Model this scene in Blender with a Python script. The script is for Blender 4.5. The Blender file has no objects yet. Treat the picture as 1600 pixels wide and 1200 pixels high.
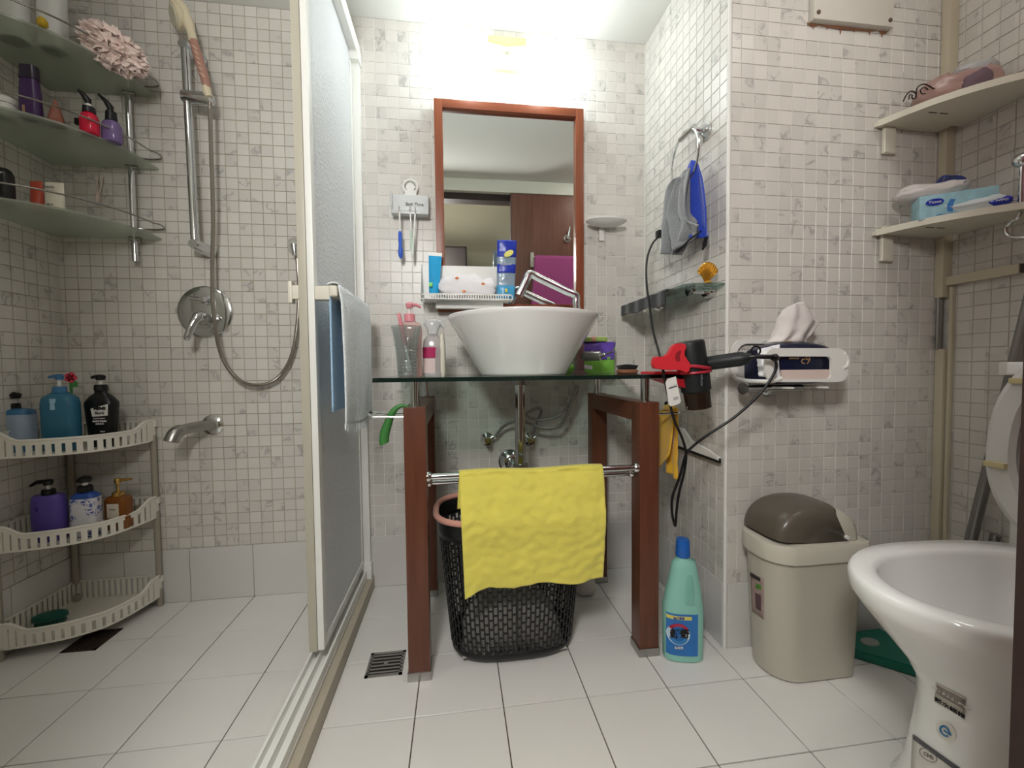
import bpy, bmesh, math, random
from mathutils import Vector, Matrix, noise
random.seed(7)
S = bpy.context.scene
COL = S.collection
PI = math.pi

# ---------------------------------------------------------------- camera
FPX, YAW, PIT, ROL = 653.02, 0.13249, 0.0380, 0.01081
CAM = Vector((0.94876, -1.60304, 0.81828))
FWD = Vector((math.sin(YAW)*math.cos(PIT), math.cos(YAW)*math.cos(PIT), -math.sin(PIT)))
_r = Vector((math.cos(YAW), -math.sin(YAW), 0)); _d = FWD.cross(_r)
RGT = _r*math.cos(ROL) + _d*math.sin(ROL)
DWN = _d*math.cos(ROL) - _r*math.sin(ROL)
cam = bpy.data.cameras.new('camera'); camo = bpy.data.objects.new('camera', cam); COL.objects.link(camo)
cam.sensor_width = 36; cam.lens = FPX/1600*36; cam.clip_start = 0.02
camo.matrix_world = Matrix(((RGT.x, -DWN.x, -FWD.x, CAM.x), (RGT.y, -DWN.y, -FWD.y, CAM.y), (RGT.z, -DWN.z, -FWD.z, CAM.z), (0, 0, 0, 1)))
S.camera = camo
# ---------------------------------------------------------------- world, exposure
w = bpy.data.worlds.new('world'); S.world = w; w.use_nodes = True
w.node_tree.nodes['Background'].inputs[0].default_value = (0.9, 0.95, 1, 1)
w.node_tree.nodes['Background'].inputs[1].default_value = 0.3
S.view_settings.view_transform = 'Standard'; S.view_settings.look = 'None'
S.view_settings.gamma = 1; S.view_settings.use_curve_mapping = False
S.view_settings.exposure = 0.93
LAMP = 21.0      # strength of the two mirror lamp tubes
HALL_FILL = 46.0      # strength of the hall globe, added as unseen frontal fill
ROOM_FILL = 9.0   # added, unseen fill lamps over the shower and over the toilet

def ray(u, v): return FWD + RGT*((u-800)/FPX) + DWN*((v-600)/FPX)
def at(u, v, x=None, y=None, z=None):      # a point measured in the photograph, on a known plane of the room
    r = ray(u, v)
    if y is not None: t = (y-CAM.y)/r.y
    elif x is not None: t = (x-CAM.x)/r.x
    else: t = (z-CAM.z)/r.z
    return CAM + r*t

# room
T = 0.21; M = 0.03943358; X0 = 0.67610; Z0 = 1.96620; ZB = Z0-45*M; ZC = 2.081
XL, XP, XR, Y2, YD = -0.365, 1.7066, 2.412, -0.5123, -1.36

# ---------------------------------------------------------------- materials
def lin(h):
    if isinstance(h, str):
        c = [int(h[i:i+2], 16)/255 for i in (0, 2, 4)]
        return tuple(((x+.055)/1.055)**2.4 if x > .04045 else x/12.92 for x in c)
    return tuple(h)
MATS = {}
def mat(name, color='cccccc', rough=.5, metal=0, trans=0, ior=1.45, emit=0, alpha=1, bump=0, bscale=60, var=0, vscale=8, coat=0, sss=0, sheen=0):
    if name in MATS: return MATS[name]
    m = bpy.data.materials.new(name); m.use_nodes = True; MATS[name] = m
    nt = m.node_tree; p = nt.nodes['Principled BSDF']
    c = lin(color)
    p.inputs['Base Color'].default_value = (*c, 1); p.inputs['Roughness'].default_value = rough
    p.inputs['Metallic'].default_value = metal; p.inputs['Transmission Weight'].default_value = trans
    p.inputs['IOR'].default_value = ior; p.inputs['Alpha'].default_value = alpha
    p.inputs['Coat Weight'].default_value = coat
    if sheen: p.inputs['Sheen Weight'].default_value = sheen
    if emit:
        p.inputs['Emission Color'].default_value = (*c, 1); p.inputs['Emission Strength'].default_value = emit
    if bump or var:
        tc = nt.nodes.new('ShaderNodeTexCoord')
    if bump:
        n = nt.nodes.new('ShaderNodeTexNoise'); n.inputs['Scale'].default_value = bscale; n.inputs['Detail'].default_value = 3
        b = nt.nodes.new('ShaderNodeBump'); b.inputs['Strength'].default_value = bump; b.inputs['Distance'].default_value = .004
        nt.links.new(tc.outputs['Object'], n.inputs['Vector']); nt.links.new(n.outputs['Fac'], b.inputs['Height'])
        nt.links.new(b.outputs['Normal'], p.inputs['Normal'])
    if var:
        n = nt.nodes.new('ShaderNodeTexNoise'); n.inputs['Scale'].default_value = vscale; n.inputs['Detail'].default_value = 4
        r = nt.nodes.new('ShaderNodeMix'); r.data_type = 'RGBA'
        r.inputs['A'].default_value = (*[max(0, x*(1-var)) for x in c], 1); r.inputs['B'].default_value = (*[min(1, x*(1+var)) for x in c], 1)
        nt.links.new(tc.outputs['Object'], n.inputs['Vector']); nt.links.new(n.outputs['Fac'], r.inputs['Factor'])
        nt.links.new(r.outputs['Result'], p.inputs['Base Color'])
    return m

def wood(name, c1, c2, rough=.35, axis='Z', sc=5):
    m = mat(name, c1, rough); nt = m.node_tree; p = nt.nodes['Principled BSDF']
    tc = nt.nodes.new('ShaderNodeTexCoord'); mp = nt.nodes.new('ShaderNodeMapping')
    s = {'X': (1, 14, 14), 'Y': (14, 1, 14), 'Z': (14, 14, 1)}[axis]; mp.inputs['Scale'].default_value = tuple(a*sc for a in s)
    n = nt.nodes.new('ShaderNodeTexNoise'); n.inputs['Scale'].default_value = 1; n.inputs['Detail'].default_value = 5; n.inputs['Distortion'].default_value = .4
    r = nt.nodes.new('ShaderNodeValToRGB'); r.color_ramp.elements[0].position = .3; r.color_ramp.elements[1].position = .7
    r.color_ramp.elements[0].color = (*lin(c1), 1); r.color_ramp.elements[1].color = (*lin(c2), 1)
    nt.links.new(tc.outputs['Object'], mp.inputs[0]); nt.links.new(mp.outputs[0], n.inputs['Vector'])
    nt.links.new(n.outputs['Fac'], r.inputs[0]); nt.links.new(r.outputs[0], p.inputs['Base Color'])
    return m

def marble(name, base, vein, bright=.06, rough=.3, pitch=M, thr=.42):
    """one small tile after another with its own faint shade and its own scrap of grey vein"""
    m = mat(name, base, rough); nt = m.node_tree; N = nt.nodes; L = nt.links; p = N['Principled BSDF']
    g = N.new('ShaderNodeNewGeometry')
    o = N.new('ShaderNodeVectorMath'); o.operation = 'SUBTRACT'; o.inputs[1].default_value = (X0+.009, .009, Z0)
    d = N.new('ShaderNodeVectorMath'); d.operation = 'SCALE'; d.inputs['Scale'].default_value = 1/pitch
    f = N.new('ShaderNodeVectorMath'); f.operation = 'FLOOR'
    wn = N.new('ShaderNodeTexWhiteNoise'); wn.noise_dimensions = '3D'
    L.new(g.outputs['Position'], o.inputs[0])
    o2 = N.new('ShaderNodeVectorMath'); o2.operation = 'ADD'; o2.inputs[1].default_value = (.009, 0, 0)
    L.new(o.outputs[0], o2.inputs[0]); L.new(o2.outputs[0], d.inputs[0]); L.new(d.outputs[0], f.inputs[0]); L.new(f.outputs[0], wn.inputs['Vector'])
    a = N.new('ShaderNodeVectorMath'); a.operation = 'MULTIPLY_ADD'; a.inputs[1].default_value = (30, 30, 30)
    L.new(wn.outputs['Color'], a.inputs[0]); L.new(g.outputs['Position'], a.inputs[2])
    n = N.new('ShaderNodeTexNoise'); n.inputs['Scale'].default_value = 20; n.inputs['Detail'].default_value = 3; n.inputs['Distortion'].default_value = .7
    L.new(a.outputs[0], n.inputs['Vector'])
    r = N.new('ShaderNodeValToRGB'); e = r.color_ramp.elements
    e[0].position = .435; e[0].color = (0, 0, 0, 1); e[1].position = .5; e[1].color = (1, 1, 1, 1)
    k = r.color_ramp.elements.new(.555); k.color = (0, 0, 0, 1)
    L.new(n.outputs['Fac'], r.inputs[0])
    n2 = N.new('ShaderNodeTexNoise'); n2.inputs['Scale'].default_value = 22; n2.inputs['Detail'].default_value = 1
    L.new(a.outputs[0], n2.inputs['Vector'])
    r2 = N.new('ShaderNodeMapRange'); r2.inputs['From Min'].default_value = .5; r2.inputs['From Max'].default_value = .62
    L.new(n2.outputs['Fac'], r2.inputs['Value'])
    gate = N.new('ShaderNodeMath'); gate.operation = 'LESS_THAN'; gate.inputs[1].default_value = thr
    L.new(wn.outputs['Value'], gate.inputs[0])
    mu = N.new('ShaderNodeMath'); mu.operation = 'MULTIPLY'; L.new(r.outputs[0], mu.inputs[0]); L.new(r2.outputs[0], mu.inputs[1])
    mu2 = N.new('ShaderNodeMath'); mu2.operation = 'MULTIPLY'; L.new(mu.outputs[0], mu2.inputs[0]); L.new(gate.outputs[0], mu2.inputs[1])
    mu3 = N.new('ShaderNodeMath'); mu3.operation = 'MULTIPLY'; mu3.inputs[1].default_value = .62; L.new(mu2.outputs[0], mu3.inputs[0])
    sh = N.new('ShaderNodeMix'); sh.data_type = 'RGBA'; c = lin(base)
    sh.inputs['A'].default_value = (*[x*(1-bright) for x in c], 1); sh.inputs['B'].default_value = (*[min(1, x*(1+bright)) for x in c], 1)
    L.new(wn.outputs['Value'], sh.inputs['Factor'])
    mx = N.new('ShaderNodeMix'); mx.data_type = 'RGBA'; mx.inputs['B'].default_value = (*lin(vein), 1)
    L.new(sh.outputs['Result'], mx.inputs['A']); L.new(mu3.outputs[0], mx.inputs['Factor']); L.new(mx.outputs['Result'], p.inputs['Base Color'])
    return m

m_mos = marble('marble_mosaic', 'd1cdc6', '878685')
m_big = mat('glazed_wall_tile', 'd2d0cc', .25, var=.03, vscale=6)
m_floor = mat('glazed_floor_tile', 'e4e2de', .3, var=.05, vscale=5)
m_ceil = mat('ceiling_paint', 'dddcd6', .8, var=.02, vscale=3)
m_white = mat('white_plastic', 'e6e5e0', .35)
m_cream = mat('cream_plastic', 'd8d3c3', .4)
m_beige = mat('beige_plastic', 'c9c3b2', .45)
m_chrome = mat('chrome', 'd8dadb', .12, 1)
m_steel = mat('brushed_steel', 'aaa8a4', .32, 1)
m_ceramic = mat('white_ceramic', 'f3f3f1', .08, coat=.4)
m_black = mat('black_plastic', '101112', .35)
m_matte = mat('matte_black', '1b1f21', .45)
m_mahog = wood('mahogany', '5a3222', '6b3f2d', .35, 'Z')
m_mahogy = wood('mahogany_y', '5a3222', '6b3f2d', .35, 'Y')
m_mirf = wood('mirror_wood', '7c4128', '8d4d31', .35, 'Z')
m_mirfx = wood('mirror_wood_x', '7c4128', '8d4d31', .35, 'X')
m_alu = mat('white_aluminium', 'e9e9e4', .35)
m_alub = mat('beige_aluminium', 'b5b0a0', .4)
def thin_glass(name, tint, gloss=.08, haze=0.0):
    m = bpy.data.materials.new(name); m.use_nodes = True; nt = m.node_tree; nt.nodes.clear(); N = nt.nodes; L = nt.links
    o = N.new('ShaderNodeOutputMaterial'); tr = N.new('ShaderNodeBsdfTransparent'); gl = N.new('ShaderNodeBsdfGlossy'); mx = N.new('ShaderNodeMixShader'); fr = N.new('ShaderNodeFresnel')
    tr.inputs[0].default_value = (*lin(tint), 1); gl.inputs['Roughness'].default_value = .04; gi = N.new('ShaderNodeNewGeometry'); mi = N.new('ShaderNodeMath'); mi.operation = 'MULTIPLY_ADD'; mi.inputs[1].default_value = -.8333; mi.inputs[2].default_value = 1.5; L.new(gi.outputs['Backfacing'], mi.inputs[0]); L.new(mi.outputs[0], fr.inputs[0])
    mm = N.new('ShaderNodeMath'); mm.operation = 'ADD'; mm.inputs[1].default_value = gloss*.3; L.new(fr.outputs[0], mm.inputs[0]); L.new(mm.outputs[0], mx.inputs[0])
    L.new(tr.outputs[0], mx.inputs[1]); L.new(gl.outputs[0], mx.inputs[2])
    if haze:
        tl = N.new('ShaderNodeBsdfTranslucent'); df = N.new('ShaderNodeBsdfDiffuse'); a = N.new('ShaderNodeMixShader'); b = N.new('ShaderNodeMixShader')
        tl.inputs[0].default_value = (*lin(tint), 1); df.inputs[0].default_value = (*lin(tint), 1); b.inputs[0].default_value = haze
        L.new(df.outputs[0], a.inputs[1]); L.new(tl.outputs[0], a.inputs[2]); L.new(mx.outputs[0], b.inputs[1]); L.new(a.outputs[0], b.inputs[2]); L.new(b.outputs[0], o.inputs[0])
    else: L.new(mx.outputs[0], o.inputs[0])
    MATS[name] = m; return m
m_red = mat('red_plastic', 'd8323c', .35)
m_pink = mat('pink_plastic', 'e2969a', .35)

def two_tone(name, ca, cb, axis, pos, soft=.01, rough=.8, spots=None):
    m = mat(name, ca, rough); nt = m.node_tree; N = nt.nodes; L = nt.links; p = N['Principled BSDF']
    g = N.new('ShaderNodeNewGeometry'); s = N.new('ShaderNodeSeparateXYZ'); L.new(g.outputs['Position'], s.inputs[0])
    r = N.new('ShaderNodeMapRange'); r.inputs['From Min'].default_value = pos-soft; r.inputs['From Max'].default_value = pos+soft
    L.new(s.outputs[axis], r.inputs['Value'])
    mx = N.new('ShaderNodeMix'); mx.data_type = 'RGBA'; mx.inputs['A'].default_value = (*lin(ca), 1); mx.inputs['B'].default_value = (*lin(cb), 1)
    L.new(r.outputs[0], mx.inputs['Factor'])
    if spots:
        n = N.new('ShaderNodeTexNoise'); n.inputs['Scale'].default_value = 4; n.inputs['Detail'].default_value = 4; L.new(g.outputs['Position'], n.inputs['Vector'])
        q = N.new('ShaderNodeMapRange'); q.inputs['From Min'].default_value = .52; q.inputs['From Max'].default_value = .66; q.inputs['To Max'].default_value = .7
        L.new(n.outputs['Fac'], q.inputs['Value'])
        m2 = N.new('ShaderNodeMix'); m2.data_type = 'RGBA'; m2.inputs['A'].default_value = (*lin(ca), 1); m2.inputs['B'].default_value = (*lin(spots), 1)
        L.new(q.outputs[0], m2.inputs['Factor']); L.new(m2.outputs['Result'], mx.inputs['A'])
    L.new(mx.outputs['Result'], p.inputs['Base Color'])
    return m
m_grout = two_tone('grout_back_wall', 'b3aa92', 'f0efea', 'X', .58, spots='86715a')
m_groutw = mat('grout_pale', 'dedad3', .8)
m_groutb = mat('grout_beige', 'aca48f', .8, var=.15, vscale=6)
m_groutg = mat('grout_grey_wall', 'c4beb5', .8)
m_groutf = mat('grout_floor', '5d564d', .85, var=.2, vscale=7)

# ---------------------------------------------------------------- mesh helpers
def nb(): return bmesh.new()
def bx(bm, x0, x1, y0, y1, z0, z1, bev=0, seg=2):
    x0, x1 = min(x0, x1), max(x0, x1); y0, y1 = min(y0, y1), max(y0, y1); z0, z1 = min(z0, z1), max(z0, z1)
    vs = [bm.verts.new(p) for p in [(x0, y0, z0), (x1, y0, z0), (x1, y1, z0), (x0, y1, z0), (x0, y0, z1), (x1, y0, z1), (x1, y1, z1), (x0, y1, z1)]]
    fs = [bm.faces.new([vs[i] for i in f]) for f in [(3, 2, 1, 0), (4, 5, 6, 7), (0, 1, 5, 4), (1, 2, 6, 5), (2, 3, 7, 6), (3, 0, 4, 7)]]
    if bev:
        es = list({e for f in fs for e in f.edges})
        bmesh.ops.bevel(bm, geom=es, offset=bev, segments=seg, profile=.7, affect='EDGES')
    return bm
def box(*a, **k): return bx(nb(), *a, **k)
def spline(pts, n=8, closed=False):
    P = [Vector(p) for p in pts]; out = []; L = len(P)
    rng = range(L if closed else L-1)
    for i in rng:
        g = (lambda j: P[j % L]) if closed else (lambda j: P[max(0, min(L-1, j))])
        a, b, c, d = g(i-1), g(i), g(i+1), g(i+2)
        for k in range(n):
            t = k/n
            out.append(.5*((2*b)+(-a+c)*t+(2*a-5*b+4*c-d)*t*t+(-a+3*b-3*c+d)*t**3))
    if not closed: out.append(P[-1].copy())
    return out
def tube(bm, pts, r, seg=10, closed=False, caps=True, flat=1.0):
    P = [Vector(p) for p in pts]; n = len(P); rings = []
    R = r if isinstance(r, (list, tuple)) else [r]*n
    def tan(i):
        if closed: return (P[(i+1) % n]-P[i-1]).normalized()
        return (P[min(n-1, i+1)]-P[max(0, i-1)]).normalized()
    t = tan(0); up = Vector((0, 0, 1)) if abs(t.z) < .9 else Vector((1, 0, 0))
    nrm = (up-t*up.dot(t)).normalized()
    for i in range(n):
        t = tan(i); nrm = (nrm-t*nrm.dot(t))
        nrm = nrm.normalized() if nrm.length > 1e-6 else t.orthogonal().normalized()
        b = t.cross(nrm)
        rings.append([bm.verts.new(P[i]+nrm*(R[i]*flat*math.cos(2*PI*k/seg))+b*(R[i]*math.sin(2*PI*k/seg))) for k in range(seg)])
    for i in range(n if closed else n-1):
        a, c = rings[i], rings[(i+1) % n]
        for k in range(seg): bm.faces.new((a[k], a[(k+1) % seg], c[(k+1) % seg], c[k]))
    if caps and not closed:
        bm.faces.new(rings[0][::-1]); bm.faces.new(rings[-1])
    return bm
def cyl(bm, p0, p1, r, seg=16, r1=None): return tube(bm, [p0, p1], [r, r if r1 is None else r1], seg)
def rings_mesh(bm, rings, cap0=True, cap1=True):
    V = [[bm.verts.new(p) for p in r] for r in rings]; n = len(V[0])
    for a, b in zip(V[:-1], V[1:]):
        for k in range(n): bm.faces.new((a[k], a[(k+1) % n], b[(k+1) % n], b[k]))
    if cap0: bm.faces.new(V[0][::-1])
    if cap1: bm.faces.new(V[-1])
    return bm
def se(a, b, e, k, n):      # superellipse point
    t = 2*PI*k/n; c, s = math.cos(t), math.sin(t)
    return (a*math.copysign(abs(c)**(2/e), c), b*math.copysign(abs(s)**(2/e), s))
def loft(secs, n=28, bm=None, cap0=True, cap1=True):   # secs: (z, a, b, e, cx, cy)
    bm = bm or nb(); rs = []
    for s in secs:
        z, a, b = s[:3]; e = s[3] if len(s) > 3 else 2; cx = s[4] if len(s) > 4 else 0; cy = s[5] if len(s) > 5 else 0
        rs.append([(cx+q[0], cy+q[1], z) for q in (se(a, b, e, k, n) for k in range(n))])
    return rings_mesh(bm, rs, cap0, cap1)
def lathe(bm, prof, c=(0, 0, 0), seg=32, cap0=False, cap1=False):   # prof: (r, z)
    return rings_mesh(bm, [[(c[0]+r*math.cos(2*PI*k/seg), c[1]+r*math.sin(2*PI*k/seg), c[2]+z) for k in range(seg)] for r, z in prof], cap0, cap1)
def prism(bm, poly, h, f):   # poly of 2-D points; f(a, b, d) -> 3-D with d in {0, h}
    A = [bm.verts.new(f(a, b, 0)) for a, b in poly]; B = [bm.verts.new(f(a, b, h)) for a, b in poly]; n = len(A)
    bm.faces.new(A[::-1]); bm.faces.new(B)
    for k in range(n): bm.faces.new((A[k], A[(k+1) % n], B[(k+1) % n], B[k]))
    return bm
def ribbon(bm, pts, z0, z1, th):   # upright wall along a path; z0, z1 numbers or functions of t
    P = [Vector((p[0], p[1], 0)) for p in pts]; n = len(P); R = []
    fz = lambda q, t: q(t) if callable(q) else q
    for i in range(n):
        t = (P[min(n-1, i+1)]-P[max(0, i-1)]).normalized(); nn = Vector((t.y, -t.x, 0))*th/2; s = i/(n-1)
        a, b = fz(z0, s), fz(z1, s)
        R.append([(P[i].x+nn.x, P[i].y+nn.y, a), (P[i].x-nn.x, P[i].y-nn.y, a), (P[i].x-nn.x, P[i].y-nn.y, b), (P[i].x+nn.x, P[i].y+nn.y, b)])
    return rings_mesh(bm, R)
def obj(name, bm, m, parent=None, smooth=True, label=None, kind=None, ang=35, loc=None, mods=None):
    me = bpy.data.meshes.new(name)
    if isinstance(bm, bmesh.types.BMesh):
        bmesh.ops.recalc_face_normals(bm, faces=bm.faces[:])
        bm.to_mesh(me); bm.free()
    else: me = bm
    me.materials.clear()
    me.materials.append(m)
    if smooth:
        me.shade_smooth()
        try: me.set_sharp_from_angle(angle=math.radians(ang))
        except Exception: pass
    o = bpy.data.objects.new(name, me); COL.objects.link(o)
    if loc: o.location = loc
    if parent is not None:
        o.parent = parent
        if parent.get('_w'): o.matrix_parent_inverse = Matrix.Translation(-Vector(parent['_w']))
    if label: o['label'] = label
    if kind: o['kind'] = kind
    if mods:
        s = o.modifiers.new('solid', 'SOLIDIFY'); s.thickness = mods; s.offset = 0
    return o
def thing(name, label, cat, loc=(0, 0, 0), rz=0, group=None, world=False, rot=None):
    o = bpy.data.objects.new(name, None); COL.objects.link(o); o.empty_display_size = .02
    o.location = loc; o.rotation_euler = rot or (0, 0, rz); o['label'] = label; o['category'] = cat
    if group: o['group'] = group
    if world: o['_w'] = [float(a) for a in loc]
    return o
def tag(o, label, cat, group=None):
    o['label'] = label; o['category'] = cat
    if group: o['group'] = group
    return o
def sub(parent, name, bm, m, **k):   # sub-part of a part that lives in the same space as its part
    o = obj(name, bm, m, None, **k); o.parent = parent; return o
def text(body, size, m, parent, loc, right, up, name='lettering', ext=.0006, bend=None, align='CENTER', bold=0, sx=1):
    c = bpy.data.curves.new(name, 'FONT'); c.body = body; c.size = size; c.align_x = align; c.align_y = 'CENTER'; c.extrude = ext; c.resolution_u = 3; c.offset = bold
    t = bpy.data.objects.new(name, c); COL.objects.link(t)
    dg = bpy.context.evaluated_depsgraph_get(); me = bpy.data.meshes.new_from_object(t.evaluated_get(dg))
    bpy.data.objects.remove(t)
    right = Vector(right).normalized(); up = Vector(up); up = (up-right*up.dot(right)).normalized(); nr = right.cross(up); loc = Vector(loc)
    for v in me.vertices:
        x, y, z = v.co; x *= sx
        if bend: # cylinder radius: curve away from the normal
            a = x/bend; v.co = loc+right*(bend*math.sin(a))+nr*(bend*(math.cos(a)-1)+z)+up*y
        else: v.co = loc+right*x+up*y+nr*z
    return obj(name, me, m, parent, smooth=False)
def fn(x, y=0, z=0): return noise.noise(Vector((x, y, z)))
def grid(f, nu, nv, bm=None):
    bm = bm or nb(); V = [[bm.verts.new(f(i/nu, j/nv)) for j in range(nv+1)] for i in range(nu+1)]
    for i in range(nu):
        for j in range(nv): bm.faces.new((V[i][j], V[i+1][j], V[i+1][j+1], V[i][j+1]))
    return bm

# ================================================================ THE SETTING
def struct(name, bm, m, smooth=False):
    return obj(name, bm, m, None, smooth, kind='structure')
def tile_mesh(w, h, th, bev, m, name, gap):
    """a tile lying in the local XZ plane, face towards -Y, centred"""
    bm = nb(); a, b = (w-gap)/2, (h-gap)/2
    R = [[(-a, 0, -b), (a, 0, -b), (a, 0, b), (-a, 0, b)], [(-a, -th+bev, -b), (a, -th+bev, -b), (a, -th+bev, b), (-a, -th+bev, b)],
         [(-a+bev, -th, -b+bev), (a-bev, -th, -b+bev), (a-bev, -th, b-bev), (-a+bev, -th, b-bev)]]
    rings_mesh(bm, R, False, True)
    bmesh.ops.recalc_face_normals(bm, faces=bm.faces[:])
    me = bpy.data.meshes.new(name); bm.to_mesh(me); bm.free(); me.materials.append(m)
    return me
def inframe(p, mrg=30):
    v = p-CAM; z = v.dot(FWD)
    if z < .05: return False
    u = 800+FPX*v.dot(RGT)/z; w_ = 600+FPX*v.dot(DWN)/z
    return -mrg < u < 1600+mrg and -mrg < w_ < 1200+mrg
def lay(parent, cells, frame, m, name, th=.0019, bev=.0006, gap=.0021, maxn=300):
    """cells: (a, z, w, h) centres and sizes on a wall; frame(a, z) -> (point, rotation about Z)"""
    items = []
    for (a, z, w_, h_) in cells:
        p, rz = frame(a, z); items.append(((p-CAM).length if inframe(p) else 99, p, rz, w_, h_))
    items.sort(key=lambda t: t[0])
    cache = {}; vs = []; fs = []
    for i, (dist, p, rz, w_, h_) in enumerate(items):
        key = (round(w_, 4), round(h_, 4))
        if key not in cache: cache[key] = tile_mesh(w_, h_, th, bev, m, name, gap)
        me = cache[key]
        if i < maxn and dist < 50:
            o = bpy.data.objects.new(name, me); COL.objects.link(o); o.parent = parent; o.location = p
            o.rotation_euler = (random.uniform(-.004, .004), 0, rz+random.uniform(-.004, .004))
        else:
            c, s = math.cos(rz), math.sin(rz); k = len(vs)
            for v in me.vertices: vs.append((p.x+v.co.x*c-v.co.y*s, p.y+v.co.x*s+v.co.y*c, p.z+v.co.z))
            for f in me.polygons: fs.append([k+q for q in f.vertices])
    if vs:
        me = bpy.data.meshes.new(name+'_field'); me.from_pydata(vs, [], fs); me.materials.append(m)
        o = bpy.data.objects.new(name+'_field', me); COL.objects.link(o); o.parent = parent; o['kind'] = 'stuff'
def cells_mos(a0, a1, origin, zlo=ZB, zhi=ZC):
    out = []; i0 = math.floor((a0-origin)/M+1e-4); i1 = math.ceil((a1-origin)/M-1e-4); k = round((Z0-zlo)/M)
    for i in range(i0, i1):
        lo, hi = max(a0, origin+i*M), min(a1, origin+(i+1)*M)
        if hi-lo < .006: continue
        for j in range(-3, k):
            zt = min(zhi, Z0-j*M); zl = Z0-(j+1)*M
            if zt-zl < .006: continue
            out.append(((lo+hi)/2, (zt+zl)/2, hi-lo, zt-zl))
    return out
def cells_base(a0, a1, origin):
    out = []; i = math.floor((a0-origin)/T+1e-4)
    while origin+i*T < a1-1e-4:
        lo, hi = max(a0, origin+i*T), min(a1, origin+(i+1)*T)
        if hi-lo > .01: out.append(((lo+hi)/2, ZB/2, hi-lo, ZB))
        i += 1
    return out

floor = struct('floor', box(XL-.1, XR+.1, YD-.06, .1, -.06, -.0032), m_groutf)
def floor_tiles():
    cache = {}
    ys = [0, -.2078]+[-.2078-T*k for k in range(1, 7)]
    for i in range(-2, 12):
        x0, x1 = max(XL, i*T), min(XR, (i+1)*T)
        if x1-x0 < .01: continue
        for j in range(len(ys)-1):
            ya, yb = max(ys[j+1], YD), ys[j]
            if yb-ya < .01: continue
            if x0 > XP-.01 and ya > Y2: continue
            key = (round(x1-x0, 4), round(yb-ya, 4))
            if key not in cache: cache[key] = tile_mesh(key[0], key[1], .0035, .0006, m_floor, 'floor_tile', .0028)
            o = bpy.data.objects.new('floor_tile', cache[key]); COL.objects.link(o); o.parent = floor
            o.location = ((x0+x1)/2, (ya+yb)/2, -.0035); o.rotation_euler = (-PI/2+random.uniform(-.002, .002), random.uniform(-.002, .002), 0)
floor_tiles()
wall_back = struct('wall_back', box(XL-.1, XP+.1, .0, .1, 0, ZC+.05), m_grout)
fb = lambda a, z: (Vector((a, 0, z)), 0)
lay(wall_back, cells_mos(XL, XP, X0), fb, m_mos, 'mosaic_tile')
lay(wall_back, cells_base(XL, XP, 0), fb, m_big, 'baseboard_tile', th=.004)
wall_left = struct('wall_left', box(XL-.1, XL, YD-.1, 0, 0, ZC+.05), m_groutb)
fl = lambda a, z: (Vector((XL, a, z)), PI/2)
lay(wall_left, cells_mos(YD, 0, 0), fl, m_mos, 'mosaic_tile')
lay(wall_left, cells_base(YD, 0, 0), fl, m_big, 'baseboard_tile', th=.004)
# the boxed-out pier: its side faces the washstand, its front faces the door
pier = struct('wall_pier', box(XP, XR+.1, Y2, 0, 0, ZC+.05), m_groutw)
fp = lambda a, z: (Vector((XP, a, z)), -PI/2)
lay(pier, cells_mos(Y2+.006, 0, 0), fp, m_mos, 'mosaic_tile', maxn=150)
lay(pier, cells_base(Y2+.006, 0, 0), fp, m_big, 'baseboard_tile', th=.004)
f2 = lambda a, z: (Vector((a, Y2, z)), 0)
lay(pier, cells_mos(XP+.006, XR, X0), f2, m_mos, 'mosaic_tile', maxn=150)
lay(pier, cells_base(XP+.006, XR, 8*T), f2, m_big, 'baseboard_tile', th=.004)
struct('trim_1', tube(nb(), [(XP-.0005, Y2-.0005, ZC), (XP-.0005, Y2-.0005, 0)], .0052, 8), m_white, True)
wall_right = struct('wall_right', box(XR, XR+.1, YD-.1, Y2, 0, ZC+.05), m_groutg)
fr = lambda a, z: (Vector((XR, a, z)), -PI/2)
lay(wall_right, cells_mos(YD, Y2, 0), fr, m_mos, 'mosaic_tile')
lay(wall_right, cells_base(YD, Y2, 0), fr, m_big, 'baseboard_tile', th=.004)
ceiling = struct('ceiling', box(XL-.1, XR+.1, YD-.1, .1, ZC, ZC+.06), m_ceil)
# wall with the doorway (behind the camera, seen in the mirror)
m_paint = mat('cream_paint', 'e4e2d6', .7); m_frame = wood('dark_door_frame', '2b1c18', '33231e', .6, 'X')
bm = nb(); bx(bm, XL, .44, YD-.12, YD, 0, ZC); bx(bm, 1.42, XR, YD-.12, YD-.045, 0, ZC); bx(bm, .44, 1.42, YD-.12, YD, 2.0, ZC); bx(bm, 1.42, XR, YD-.045, YD, 2.0, ZC)
struct('wall_front', bm, m_paint)
bm = nb(); bx(bm, .44, 1.45, YD-.13, YD-.04, 1.955, 2.0); bx(bm, .44, .475, YD-.13, YD-.04, 0, 1.955)
struct('trim_2', bm, m_frame)
m_door = wood('brown_door', '6b4335', '7d5243', .4, 'Z', 3)
door = struct('door_1', box(1.345, 2.25, YD-.036, YD, .01, 1.995, bev=.002), m_door)
obj('shaded_edge', box(1.3415, 1.3455, YD-.037, YD-.0005, .01, 1.995), m_frame, door); obj('shaded_hall_face', box(1.343, 2.25, YD-.040, YD-.0355, .01, 1.995), m_frame, door)  # edge and hall side coloured near-black to stand for backlit shade
bm = lathe(nb(), [(.001, .0), (.026, .0), (.026, .006), (.018, .010), (.012, .03), (.001, .032)], seg=24)
bmesh.ops.rotate(bm, verts=bm.verts, cent=(0, 0, 0), matrix=Matrix.Rotation(-PI/2, 3, 'X'))
bmesh.ops.translate(bm, verts=bm.verts, vec=(1.745, YD, 1.70))
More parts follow.
